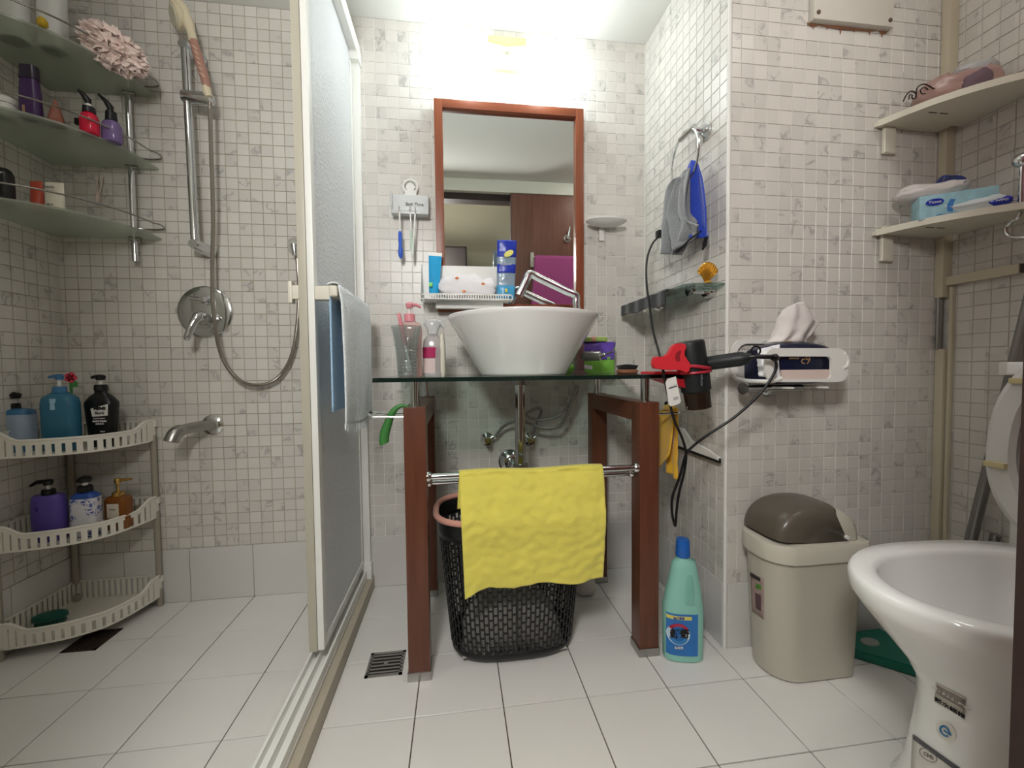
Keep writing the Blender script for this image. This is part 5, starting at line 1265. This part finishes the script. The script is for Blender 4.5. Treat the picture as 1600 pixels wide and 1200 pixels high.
if None not in em: obj('round_emblem', tube(nb(), em, .0014, 6), mat('emblem_blue', '2f7fb4', .4), t)
em = [hit(BT, *ringpix(1452, 1180, 13, 9, k, 26), .0022) for k in range(26)]
if None not in em: obj('printed_oval', tube(nb(), em, .0006, 5, closed=True), mat('sticker_dark'), t)
lettering(BT, t, 'CNS', .0085, mat('sticker_dark'), 1453, 1181)
BB = surf(BINB)
decal('sticker', BB, BINT, [(1173, 893), (1194, 905), (1194, 968), (1176, 955)], mat('bin_sticker', 'a38c86', .5, var=.35, vscale=60), .0012)
decal('sticker_band', BB, BINT, [(1173, 894), (1189, 903), (1189, 909), (1173, 900)], mat('sticker_near_black', '2c2a28', .5), .002)
decal('sticker_picture', BB, BINT, [(1181, 926), (1190, 930), (1190, 955), (1182, 950)], mat('sticker_plum', '5e474c', .5), .002)
decal('sticker_mark', BB, BINT, [(1182, 911), (1190, 914), (1190, 922), (1182, 919)], mat('sticker_green', '5d8f3b', .5), .002)
lettering(BB, BINT, '9', .006, m_ink, 1186, 917, off=.003)
# grey pole leaning in the corner behind the toilet
m_gp = mat('grey_tube', '8d8b88', .3, .6)
t = thing('mop_handle', 'grey metal mop handle leaning behind the raised toilet lid', 'mop', (2.30, -.64, 0), world=True)
a, b = at(1518, 840, x=2.345), at(1598, 515, x=2.375)
d_ = (b-a).normalized(); lo = a-d_*((a.z-.012)/d_.z)
obj('pole', cyl(nb(), lo, b+d_*.25, .0125, 18), m_gp, t)
obj('second_tube', cyl(nb(), lo+Vector((.028, -.03, 0)), a+d_*.02+Vector((.028, -.03, 0)), .011, 14), m_gp, t)
obj('mop_head', loft([(.0, .02, .06, 3, lo.x, lo.y), (.02, .02, .06, 3, lo.x, lo.y), (.035, .014, .03, 2, lo.x, lo.y)], 24), mat('grey_mop', '8b8884', .9, bump=.6), t)
p = at(1580, 575, x=2.36); obj('grip_clip', box(p.x-.012, p.x+.018, p.y-.03, p.y+.018, p.z-.018, p.z+.016, bev=.004), m_white, t)

# ================================================================ SHOWER CORNER: WHITE THREE-TIER RACK
t = thing('shower_rack', 'white plastic three-tier corner rack standing on the shower floor', 'rack', (-.28, -.12, 0), world=True)
front = spline([(-.088, -.012, 0), (-.094, -.06, 0), (-.108, -.13, 0), (-.135, -.190, 0), (-.19, -.230, 0), (-.25, -.250, 0), (-.31, -.262, 0), (-.350, -.268, 0)], 6)
FP = [(p.x, p.y) for p in front]
m_rack = mat('ivory_plastic', 'e6e2d6', .4)
def dip(s):
    e = min(1, max(0, (min(s, 1-s)-.10)/.13)); e = e*e*(3-2*e); return -.026*e
def tray(z, h=.074, m=m_rack):
    bm = nb(); pts = [(XL+.006, -.006)]+[(p[0], p[1]) for p in FP]+[(XL+.006, -.268)]
    prism(bm, pts, .003, lambda a, b, d: (a, b, z-h+d+.001))
    ribbon(bm, FP, lambda s: z+dip(s)-.013, lambda s: z+dip(s), .0045)
    ribbon(bm, FP, lambda s: z-h, lambda s: z-h+.006, .004)
    tube(bm, [(p[0], p[1], z+dip(i/(len(FP)-1))) for i, p in enumerate(FP)], .0042, 8)
    n = 19
    for i in range(n):
        s = (i+.5)/n*.88+.06; k_ = s*(len(FP)-1); j = int(k_); f = k_-j; x = FP[j][0]*(1-f)+FP[j+1][0]*f; y = FP[j][1]*(1-f)+FP[j+1][1]*f
        dx, dy2 = FP[j+1][0]-FP[j][0], FP[j+1][1]-FP[j][1]; l_ = math.hypot(dx, dy2); dx /= l_; dy2 /= l_; w_ = .0067
        A = [(x-dx*w_-dy2*.0018, y-dy2*w_+dx*.0018), (x+dx*w_-dy2*.0018, y+dy2*w_+dx*.0018), (x+dx*w_+dy2*.0018, y+dy2*w_-dx*.0018), (x-dx*w_+dy2*.0018, y-dy2*w_-dx*.0018)]
        rings_mesh(bm, [[(a[0], a[1], zz) for a in A] for zz in (z-h+.004, z+dip(s)-.006)])
    for lo_, hi_ in ((0, .07), (.93, 1)):
        seg = [FP[min(len(FP)-1, int(round((lo_+(hi_-lo_)*q/4)*(len(FP)-1))))] for q in range(5)]
        ribbon(bm, seg, z-h, z-.006, .004)
    # back walls with finger slots
    for a, b, ax_ in (((XL+.008, -.008), (-.095, -.008), 0), ((XL+.008, -.262), (XL+.008, -.008), 1)):
        ribbon(bm, [a, b], z-.008, z-.002, .003); ribbon(bm, [a, b], z-h, z-h+.010, .003)
        L_ = math.hypot(a[0]-b[0], a[1]-b[1]); k2_ = int(L_/.0165)
        for i in range(k2_):
            f = (i+.5)/k2_; x, y = a[0]+(b[0]-a[0])*f, a[1]+(b[1]-a[1])*f
            (bx(bm, x-.0048, x+.0048, y-.0015, y+.0015, z-h+.008, z-.006) if ax_ == 0 else bx(bm, x-.0015, x+.0015, y-.0048, y+.0048, z-h+.008, z-.006))
    for (x, y) in ((-.088, -.014), (-.352, -.266)): bx(bm, x-.008, x+.006, y-.006, y+.008, z-.024, z-.002, bev=.002)
    return bm
RZS = (.653, .386, .108)
for z in RZS: obj('tray', tray(z), m_rack, t)
m_post = mat('translucent_post', 'b9b1a0', .35, trans=.35)
for (x, y) in ((-.092, -.016), (-.350, -.258), (XL+.016, -.016)):
    for za, zb in ((0, .06), (.10, .335), (.38, .60)): obj('post', cyl(nb(), (x, y, za), (x, y, zb), .009, 14), m_post, t)
RT = [z-.0695 for z in RZS]
m_sblue = mat('blue_shampoo', '3f7fae', .25, trans=.2); m_dblue = mat('steel_blue_bottle', '4a84b4', .25, trans=.2)
def bot(name, label, u, y, z0, h, w_, d_, prof, e, m, rz=0, u_v=None, cat='bottle'):
    x = bat(u, y, z0+h/2); t_ = thing(name, label, cat, (x, y, z0), rz=rz)
    bottle_body('body', h, w_, d_, prof, e, m, t_); return t_
SQ = [(0, .9), (.02, 1), (.8, 1), (.9, .92), (.96, .6), (1, .36)]
t = bot('shampoo_bottle', 'squat blue shampoo bottle with a pale label, leftmost on the rack top tier', 23, -.165, RT[0], .130, .098, .058, [(0, .95), (.03, 1), (.9, 1), (.97, .9), (1, .5)], 3, m_dblue)
pump(t, .128, .0165, m_black, hl=.02, ang=-.6, tall=.022, hr=.014, drop=0); bottle_body('label_sheet', .092, .099, .0595, [(0, 1), (1, 1)], 3, mat('pale_blue_label', 'a9bcd2', .4, var=.2, vscale=12), t, z0=.02)
t = bot('shampoo_bottle', 'tall square teal blue shampoo bottle in the middle of the rack top tier', 96, -.165, RT[0], .178, .086, .055, SQ, 3.4, mat('teal_blue_shampoo', '3c7c9c', .25, trans=.2), rz=.1)
pump(t, .176, .0165, m_dblue, hl=.026, ang=PI, tall=.028, hr=.008, stem=m_white, drop=0)
obj('crest_print', loft([(.125, .006, .001, 2, -.002, -.0275), (.158, .008, .001, 2, -.002, -.026)], 12), mat('silver_blue_print', '9cc2dc', .3), t)
t = thing('bottle_charm', 'red and green flower tag behind the teal blue shampoo bottle', 'tag', (bat(112, -.135, .74), -.135, .74))
bm = nb(); 
for i in range(5): rings_mesh(bm, [[(.009*math.cos(2*PI*i/5)+.008*math.cos(2*PI*j/12), y, .009*math.sin(2*PI*i/5)+.008*math.sin(2*PI*j/12)) for j in range(12)] for y in (-.002, .002)])
obj('flower', bm, mat('flower_red', 'd8475a', .4), t, False); t.location.z = at(110, 590, y=-.135).z
obj('leaf', box(.004, .018, -.001, .001, -.030, -.012, bev=.0005), mat('leaf_green', '4d8f4d', .4), t)
obj('stem_card', box(-.004, .004, -.001, .001, -.1, -.012), mat('leaf_green'), t)
t = bot('body_wash_bottle', 'black body wash bottle with a white label at the right of the rack top tier', 160, -.115, RT[0], .180, .090, .050, [(0, .72), (.02, .78), (.35, .88), (.72, 1), (.78, 1), (.88, .72), (.94, .40), (1, .36)], 2.8, m_black, rz=-.05)
pump(t, .179, .0175, m_black, hl=.028, ang=PI*.97, tall=.022, hr=.010, drop=0)
obj('label_panel', prism(nb(), [(-.012, .122), (.038, .136), (.036, .100), (-.008, .097)], .001, lambda a, b, d: (a, -.0245-.0+d-.0015*(1-abs(a)/.05), b)), m_white, t, False)
text('MENS', .0135, m_ink, t, (.015, -.0268, .1225), (1, 0, 0), (0, 0, 1), bold=.0006); text('Bioré', .0125, m_ink, t, (.014, -.0268, .1085), (1, 0, 0), (0, 0, 1))
m_wp = mat('white_print')
text('MICRO SCRUB', .0052, m_wp, t, (.012, -.0262, .091), (1, 0, 0), (0, 0, 1)); text('BODY WASH', .0068, m_wp, t, (.013, -.0262, .0825), (1, 0, 0), (0, 0, 1), bold=.0003); text('抗菌沐浴', .006, m_wp, t, (.013, -.0262, .074), (1, 0, 0), (0, 0, 1)); text('750ml', .0055, m_wp, t, (.02, -.026, .050), (1, 0, 0), (0, 0, 1))
t = bot('conditioner_bottle', 'purple oval bottle with a black pump at the left of the rack middle tier', 78, -.185, RT[1], .138, .086, .055, [(0, .88), (.03, .94), (.5, 1), (.85, .97), (.96, .9), (1, .8)], 2.5, mat('violet_plastic', '5a4b9e', .35))
pump(t, .136, .0165, m_black, hl=.042, ang=PI*1.05, tall=.02, hr=.009, drop=.008)
text('ll', .02, mat('deep_violet_print', '43378a', .4), t, (-.01, -.0285, .10), (1, 0, 0), (0, 0, 1))
t = bot('floral_bottle', 'white bottle with blue floral print and black pump on the rack middle tier', 135, -.165, RT[1], .140, .068, .046, SQ, 3.6, mat('cobalt_bottle', '2c4f9c', .3), rz=.08)
m_flo = mat('floral_print', 'd6d5da', .4); nt = m_flo.node_tree; p_ = nt.nodes['Principled BSDF']
vo = nt.nodes.new('ShaderNodeTexVoronoi'); vo.inputs['Scale'].default_value = 75; vo.feature = 'DISTANCE_TO_EDGE'; no2 = nt.nodes.new('ShaderNodeTexNoise'); no2.inputs['Scale'].default_value = 32
tc2 = nt.nodes.new('ShaderNodeTexCoord'); cr = nt.nodes.new('ShaderNodeMapRange'); cr.inputs['From Min'].default_value = .50; cr.inputs['From Max'].default_value = .56
mm = nt.nodes.new('ShaderNodeMath'); mm.operation = 'GREATER_THAN'; mm.inputs[1].default_value = .09; m3 = nt.nodes.new('ShaderNodeMath'); m3.operation = 'MULTIPLY'
mx2 = nt.nodes.new('ShaderNodeMix'); mx2.data_type = 'RGBA'; mx2.inputs['A'].default_value = (*lin('d8d6da'), 1); mx2.inputs['B'].default_value = (*lin('5b68a8'), 1)
nt.links.new(tc2.outputs['Object'], vo.inputs['Vector']); nt.links.new(tc2.outputs['Object'], no2.inputs['Vector']); nt.links.new(no2.outputs['Fac'], cr.inputs['Value']); nt.links.new(vo.outputs['Distance'], mm.inputs[0])
nt.links.new(cr.outputs[0], m3.inputs[0]); nt.links.new(mm.outputs[0], m3.inputs[1]); nt.links.new(m3.outputs[0], mx2.inputs['Factor']); nt.links.new(mx2.outputs['Result'], p_.inputs['Base Color'])
bottle_body('label_sheet', .114, .0688, .0468, [(0, 1), (1, 1)], 3.6, m_flo, t, z0=.004)
pump(t, .138, .019, m_black, hl=.024, ang=-1.6, tall=.018, hr=.013, drop=0)
t = bot('soap_bottle', 'amber soap bottle with a gold pump at the right of the rack middle tier', 186, -.115, RT[1], .108, .068, .045, [(0, .92), (.04, 1), (.86, 1), (.95, .85), (1, .45)], 3.6, mat('amber_glass', '9a5a20', .1, trans=.4), rz=-.05)
obj('label_sheet', box(-.017, .018, -.0238, -.0228, .040, .085, bev=.0004), mat('cream_label', 'd5c9b8', .5), t)
text('Peony', .007, m_gi, t, (0, -.0241, .068), (1, 0, 0), (0, 0, 1))
m_gpump = mat('gold_metal', 'c9a25c', .2, .9)
pump(t, .107, .0165, m_gpump, hl=.040, ang=.1, tall=.034, hr=.007, stem=m_gpump, collar=.012, drop=-.004)
t = thing('scrub_brush', 'dark green oval scrubbing brush lying in the rack bottom tier', 'brush', (bat(78, -.165, .08), -.165, RT[2]+.004), rz=.35)
obj('brush_back', loft([(.018, .036, .018), (.022, .042, .022), (.034, .040, .021), (.040, .028, .013)], 30), mat('bottle_green', '17564a', .4), t)
bm = nb()
for i in range(-5, 6):
    for j in (-1, 0, 1): tube(bm, [(i*.0065, j*.010, .001), (i*.006, j*.009, .020)], .0018, 4)
obj('bristles', bm, mat('bottle_green'), t, kind='stuff')

# ================================================================ SHOWER CORNER: GLASS RACK ABOVE
t = thing('glass_rack', 'three-tier frosted glass corner rack with chrome posts and rails', 'rack', (-.25, -.15, 1.2), world=True)
m_fg = thin_glass('frosted_shelf_glass', 'dde2d8', haze=.36)
GZ = (1.752, 1.512, 1.277)
arcp = [(XL+.006, -.345, 0), (-.285, -.352, 0), (-.20, -.322, 0), (-.125, -.262, 0), (-.075, -.180, 0), (-.052, -.10, 0), (-.046, -.006, 0)]
ap = spline(arcp, 6)
m_rail = mat('satin_chrome', 'a9a7a2', .25, 1)
for z in GZ:
    bm = prism(nb(), [(XL+.005, -.006)]+[(p.x, p.y) for p in ap], .006, lambda a, b, d: (a, b, z-.006+d)); obj('glass_shelf', bm, m_fg, t, False)
    up = [Vector((p.x+.010, p.y-.008, z+.034)) for p in ap[:-3]]
    end = spline([up[-1], (-.026, -.04, z+.034), (-.028, -.016, z+.030), (-.05, -.012, z+.026), (-.085, -.012, z+.026), (-.105, -.02, z+.026)], 5)
    obj('rail', tube(nb(), up+end[1:], .0026, 8), m_rail, t)
    for (x, y) in ((-.112, -.032), (XL+.035, -.32)):
        obj('shelf_clamp', tube(nb(), [(x-.012, y-.004, z-.013), (x+.020, y+.002, z-.013)], .0075, 12), m_rail, t)
for (x, y) in ((-.112, -.032), (XL+.035, -.32)):
    obj('post', cyl(nb(), (x, y, 1.19), (x, y, 1.80), .0088, 18), m_chrome, t)
m_wb = mat('cloudy_white_bottle', 'd6d6d2', .4)
t = bot('lotion_bottle', 'large cloudy white bottle at the left of the top glass shelf', 82, -.19, GZ[0], .20, .062, .05, [(0, .95), (.03, 1), (.85, 1), (.95, .7), (1, .5)], 3, m_wb)
obj('cap', loft([(.199, .018, .018), (.225, .017, .017)], 20), m_white, t)
t = bot('lotion_bottle', 'wide white container at the very edge of the top glass shelf', 20, -.22, GZ[0], .17, .07, .05, [(0, .95), (.03, 1), (.85, 1), (1, .7)], 3, m_wb)
obj('cap', loft([(.168, .02, .02), (.19, .02, .02)], 20), m_white, t)
t = thing('rubber_duck_soap', 'small mustard yellow soap lump at the front of the top glass shelf', 'soap', (bat(66, -.285, 1.765), -.285, GZ[0]))
obj('soap_body', loft([(.0, .008, .008), (.004, .012, .011), (.014, .012, .010), (.022, .006, .006)], 16), mat('mustard_soap', 'b8981f', .5), t)
# loofah: a ball of gathered net
t = thing('bath_puff', 'pale pink net bath puff on the right end of the top glass shelf', 'bath puff', tuple(at(178, 78, y=-.15)), world=True)
c = at(178, 78, y=-.17); bm = nb()
for s_ in range(64):
    rnd = random.Random(s_); n_ = Vector((rnd.gauss(0, 1), rnd.gauss(0, 1), rnd.gauss(0, 1))).normalized(); e1 = n_.orthogonal().normalized(); e2 = n_.cross(e1)
    def pf(a, b, s_=s_, n_=n_, e1=e1, e2=e2):
        th = 2*PI*a; r = .006+.034*b; q = n_*(.042+.014*math.sin(th*5+s_)*b+.006*math.sin(th*11+s_)*b)+(e1*math.cos(th)+e2*math.sin(th))*r
        return (c.x+q.x*1.28, c.y+q.y*.85, c.z+q.z*.98-q.x*.45)
    grid(pf, 30, 3, bm)
m_puff = mat('pale_pink_net', 'f6e2da', .8, bump=.3, sheen=.5)
obj('net_ruffles', bm, m_puff, t)
t = bot('treatment_tube', 'dark purple tube standing on its cap on the middle glass shelf', 48, -.27, GZ[1], .105, .048, .030, [(0, 1), (.25, 1), (.6, .95), (.9, .86), (1, .8)], 3, mat('deep_purple', '3c1d52', .35))
bottle_body('cap', .035, .046, .030, [(0, .9), (.1, .92), (1, .86)], 3, mat('charcoal_purple', '221a2c', .3), t, z0=.105); obj('gold_stripe', box(-.008, -.002, -.0158, -.0148, .004, .03), mat('gold_print'), t)
t = bot('white_jar', 'small white jar at the left edge of the middle glass shelf', 8, -.27, GZ[1], .035, .05, .045, [(0, .9), (.1, 1), (.9, 1), (1, .9)], 2.2, m_white, cat='jar')
obj('lid', loft([(.035, .026, .024), (.05, .026, .024)], 24), m_white, t)
t = thing('soap_pyramid', 'brown pyramid-shaped soap on the middle glass shelf behind the rail', 'soap', (bat(88, -.245, 1.53), -.245, GZ[1]), rz=.5)
obj('soap_body', loft([(0, .020, .018, 4), (.045, .010, .009, 3), (.072, .001, .001, 2)], 20), mat('terracotta_soap', '8c5443', .45, var=.2), t)
t = bot('pump_bottle', 'round red pump bottle with a black and white pump on the middle glass shelf', 140, -.205, GZ[1], .062, .044, .038, [(0, .85), (.06, 1), (.7, 1), (.9, .8), (1, .55)], 2.3, mat('cherry_plastic', 'd11f3f', .25))
obj('collar', loft([(.061, .015, .015), (.078, .014, .014)], 20), m_black, t); obj('white_ring', loft([(.078, .011, .011), (.087, .006, .006)], 20), m_white, t)
obj('pump_head', tube(nb(), [(0, 0, .086), (-.002, 0, .098), (-.010, -.004, .112), (-.020, -.008, .122)], [.006, .009, .007, .003], 12), m_black, t)
obj('side_tag', box(-.036, -.019, -.006, .006, .026, .044, bev=.003), m_black, t)
t = bot('pump_bottle', 'lavender translucent pump bottle with a black pump beside the red one', 175, -.165, GZ[1], .064, .048, .040, [(0, .9), (.06, 1), (.75, 1), (.92, .8), (1, .5)], 2.6, mat('lavender_liquid', '8c76ad', .2, trans=.3))
obj('collar', loft([(.063, .015, .015), (.09, .013, .013)], 20), m_black, t)
obj('pump_head', tube(nb(), [(0, 0, .088), (-.002, 0, .105), (-.012, -.004, .122), (-.026, -.008, .136)], [.006, .009, .006, .003], 12), m_black, t)
def flat_tube2(label, u, y, z0, w_, h, ma_, mb2, rz=0):
    t_ = thing('cream_tube', label, 'tube', (bat(u, y, z0+h/2), y, z0), rz=rz)
    n = 12; rs = lambda x0, x1: [[((x0+x1)/2+(x1-x0)/2*math.cos(2*PI*k/20), .016*(.12+.88*(1-f))*math.sin(2*PI*k/20)*1.0, h*f+.003) for k in range(20)] for f in [i/n for i in range(n+1)]]
    obj('tube_body', rings_mesh(nb(), rs(-w_/2, w_/2)), mb2, t_)
    return t_
t = flat_tube2('cream paper-labelled tube standing on the bottom glass shelf', 86, -.235, GZ[2]+.0, .048, .078, None, mat('cream_label2', 'd8d2c0', .5))
text('HAND', .009, m_gi, t, (0, -.0165, .062), (1, 0, 0), (0, 0, 1)); text('CREAM', .006, m_gi, t, (0, -.0168, .05), (1, 0, 0), (0, 0, 1)); text('100 ml', .006, m_gi, t, (0, -.0175, .014), (1, 0, 0), (0, 0, 1))
m_or = mat('orange_red_tube', 'b54a35', .4, var=.3, vscale=14)
t = flat_tube2('orange and red tube left of the cream one on the bottom glass shelf', 58, -.225, GZ[2], .032, .084, None, m_or)
t = bot('dark_bottle', 'black bottle with a white label at the left edge of the bottom glass shelf', 4, -.28, GZ[2], .095, .046, .035, [(0, .95), (.05, 1), (.8, 1), (.95, .8), (1, .6)], 3, m_black)
bottle_body('label_sheet', .07, .047, .0358, [(0, 1), (1, 1)], 3, m_white, t, z0=.01); t.children[-1].location.x = -.003
# little white hook hanging under the middle shelf
t = thing('adhesive_hook', 'small white two-pronged adhesive hook on the shower wall', 'hook', tuple(at(154, 300, y=-.012)), world=True)
q = lambda u, v: at(u, v, y=-.012)
obj('hook_wire', tube(nb(), spline([q(151, 276), q(152, 292), q(154, 302), q(158, 292), q(160, 276)], 5), .0025, 8), mat('blush_plastic', 'd5c3b5', .4), t)
obj('pad', tube(nb(), [q(154, 300), q(154, 306), q(153, 314), q(152, 319)], [.004, .010, .011, .005], 14, flat=.6), mat('blush_plastic'), t)

# ================================================================ SHOWER FITTINGS
t = thing('shower_rail', 'chrome riser rail with sliding holder on the shower wall', 'shower rail', (.08, -.06, 1.25), world=True)
a, b = at(289, 72, y=-.06), at(305, 382, y=-.06)
obj('riser', cyl(nb(), a, b, .0125, 18), m_chrome, t)
for p in (a, b):
    bm = tube(nb(), [p+Vector((0, -.014, 0)), p+Vector((0, 0, 0)), Vector((p.x+.022, -.0045, p.z-.012))], [.014, .0185, .0195], 18); obj('wall_bracket', bm, m_chrome, t)
s0 = at(296, 152, y=-.06); s1 = at(327, 156, y=-.085)
obj('slider', tube(nb(), [s0+Vector((-.018, .0, .002)), s0, s1, s1+Vector((.010, -.002, -.002))], [.020, .0205, .0205, .015], 18), m_chrome, t)
t = thing('hand_shower', 'cream and salmon hand shower head resting in the rail holder', 'hand shower', tuple(s1), world=True)
k = lambda u, v, y=-.10: at(u, v, y=y)
m_salm = mat('salmon_grip', 'ab8072', .4); m_ivo = mat('ivory_shower', 'd9cdb0', .35)
obj('grip', tube(nb(), [k(324, 138), k(318, 115), k(310, 90), k(302, 64)], [.0115, .0135, .0135, .0125], 18), m_salm, t)
obj('tail', tube(nb(), [k(327, 152), k(324, 145), k(323, 136)], [.010, .0125, .012], 16), m_ivo, t)
obj('neck', tube(nb(), spline([k(302, 66), k(298, 48), k(292, 30), k(284, 12), k(272, 2)], 4), [.0125]*5+[.015]*6+[.017]*6, 18), m_ivo, t)
for i in range(6):
    f = i/6; p = k(303+f*15, 72+f*52, -.1135); obj('grip_ridge', tube(nb(), [p+Vector((-.009, .003, .005)), p, p+Vector((.007, .003, -.008))], .0013, 6), m_ivo, t)
hc = k(276, 26); fd = Vector((-.72, -.62, -.30)).normalized()
u1 = fd.orthogonal().normalized(); u2 = fd.cross(u1)
bm = rings_mesh(nb(), [[hc+fd*o+(u1*math.cos(2*PI*j/32)+u2*math.sin(2*PI*j/32))*r for j in range(32)] for r, o in ((.010, -.028), (.028, -.018), (.037, -.004), (.038, .004), (.034, .008), (.030, .009))]); obj('head', bm, m_ivo, t)
bm = rings_mesh(nb(), [[hc+fd*o+(u1*math.cos(2*PI*j/32)+u2*math.sin(2*PI*j/32))*r for j in range(32)] for r, o in ((.029, .009), (.027, .0115))]); obj('spray_face', bm, mat('pale_spray_face', 'c9c5ae', .4), t)
m_hs = mat('metal_hose', '9d968d', .3, .85, bump=1.0, bscale=10)
hp_ = [at(328, 160, y=-.092), at(330, 230, y=-.085), at(333, 330, y=-.075), at(332, 420, y=-.065), at(334, 490, y=-.075), at(346, 555, y=-.06), at(372, 592, y=-.045), at(402, 602, y=-.035), at(432, 592, y=-.03), at(454, 560, y=-.03), at(464, 510, y=-.03), at(467, 450, y=-.03), at(464, 400, y=-.03)]
pts = spline(hp_, 34); bm = tube(nb(), pts, [.0058+.0008*(i % 2) for i in range(len(pts))], 10)
tag(obj('shower_hose', bm, m_hs), 'long ribbed metal shower hose drooping across the shower wall', 'hose')
t = thing('hose_outlet', 'round chrome hose outlet on the shower wall near the screen edge', 'outlet', tuple(at(461, 385, y=-.01)), world=True)
c = at(461, 383, y=-.02)
bm = rings_mesh(nb(), [[(c.x+r*math.cos(2*PI*j/28), y, c.z+r*math.sin(2*PI*j/28)) for j in range(28)] for r, y in ((.031, -.003), (.030, -.012), (.022, -.024), (.014, -.034))]); obj('flange', bm, m_chrome, t)
obj('elbow', tube(nb(), [(c.x, -.03, c.z), (c.x+.001, -.03, c.z-.018), (c.x+.002, -.03, c.z-.04)], [.011, .0105, .008], 14), m_chrome, t)
t = thing('shower_mixer', 'round chrome shower mixer plate with lever and diverter knob', 'mixer', tuple(at(320, 487, y=0)), world=True)
c = at(320, 487, y=-.01)
bm = rings_mesh(nb(), [[(c.x+r*math.cos(2*PI*j/48), y, c.z+r*math.sin(2*PI*j/48)) for j in range(48)] for r, y in ((.090, -.003), (.089, -.008), (.082, -.012), (.060, -.014))]); obj('plate', bm, m_chrome, t)
bm = rings_mesh(nb(), [[(c.x+(a)*1.0, y, c.z+.004+b) for a, b in (se(.038*g, .062*g, 4, j, 32) for j in range(32))] for g, y in ((1, -.013), (.97, -.019), (.85, -.021))]); obj('inner_plate', bm, m_chrome, t)
d0 = at(319, 469, y=-.03)
bm = tube(nb(), [(d0.x+.006, -.018, d0.z), (d0.x+.004, -.04, d0.z), (d0.x+.002, -.052, d0.z)], [.012, .013, .009], 16); tube(bm, [(d0.x, -.045, d0.z), (d0.x-.034, -.05, d0.z+.004)], [.007, .006], 10); obj('diverter', bm, m_chrome, t)
e0 = at(322, 499, y=-.02)
bm = tube(nb(), [(e0.x, -.016, e0.z), (e0.x, -.05, e0.z), (e0.x-.002, -.062, e0.z)], [.022, .023, .017], 20); obj('hub', bm, m_steel, t)
obj('lever', tube(nb(), spline([(e0.x, -.052, e0.z), at(311, 493, y=-.075), at(300, 508, y=-.09), at(291, 532, y=-.10)], 5), [.016]*4+[.0155]*4+[.013]*4+[.011]*3+[.006], 16), m_chrome, t)
t = thing('bath_spout', 'chrome spout curving out of the shower wall above the rack level', 'spout', tuple(at(325, 662, y=0)), world=True)
c = at(331, 664, y=-.01)
bm = rings_mesh(nb(), [[(c.x+r*math.cos(2*PI*j/28), y, c.z+r*math.sin(2*PI*j/28)) for j in range(28)] for r, y in ((.036, -.003), (.035, -.008), (.026, -.014), (.018, -.016))]); obj('flange', bm, m_chrome, t)
obj('spout_body', tube(nb(), spline([(c.x, -.012, c.z), (c.x-.012, -.05, c.z+.002), (c.x-.035, -.10, c.z-.002), (c.x-.046, -.128, c.z-.010), (c.x-.052, -.140, c.z-.036)], 5), [.0175]*12+[.0205]*6+[.0215]*3, 20), m_steel, t)

# ================================================================ repeats share a group
def regroup():
    for o in bpy.data.objects:
        if o.parent is not None or 'label' not in o: continue
        b = o.name.split('.')[0]; l = o['label']
        g = None
        if b == 'toothbrush' and 'wall holder' in l: g = 'toothbrushes in the wall holder'
        elif 'rack top tier' in l: g = 'bottles on the rack top tier'
        elif 'rack middle tier' in l: g = 'bottles on the rack middle tier'
        elif 'top glass shelf' in l and 'bottle' in b: g = 'bottles on the top glass shelf'
        elif b == 'pump_bottle' and 'middle glass shelf' in l or 'beside the red one' in l: g = 'pump bottles on the middle glass shelf'
        elif b == 'cream_tube': g = 'tubes on the bottom glass shelf'
        elif b == 'corner_shelf': g = 'corner shelves on the right'
        elif b == 'floor_drain': g = 'square floor drains'
        elif b == 'fill_ceiling_lamp': g = 'added flush fill lamps'
        if g: o['group'] = g
regroup()
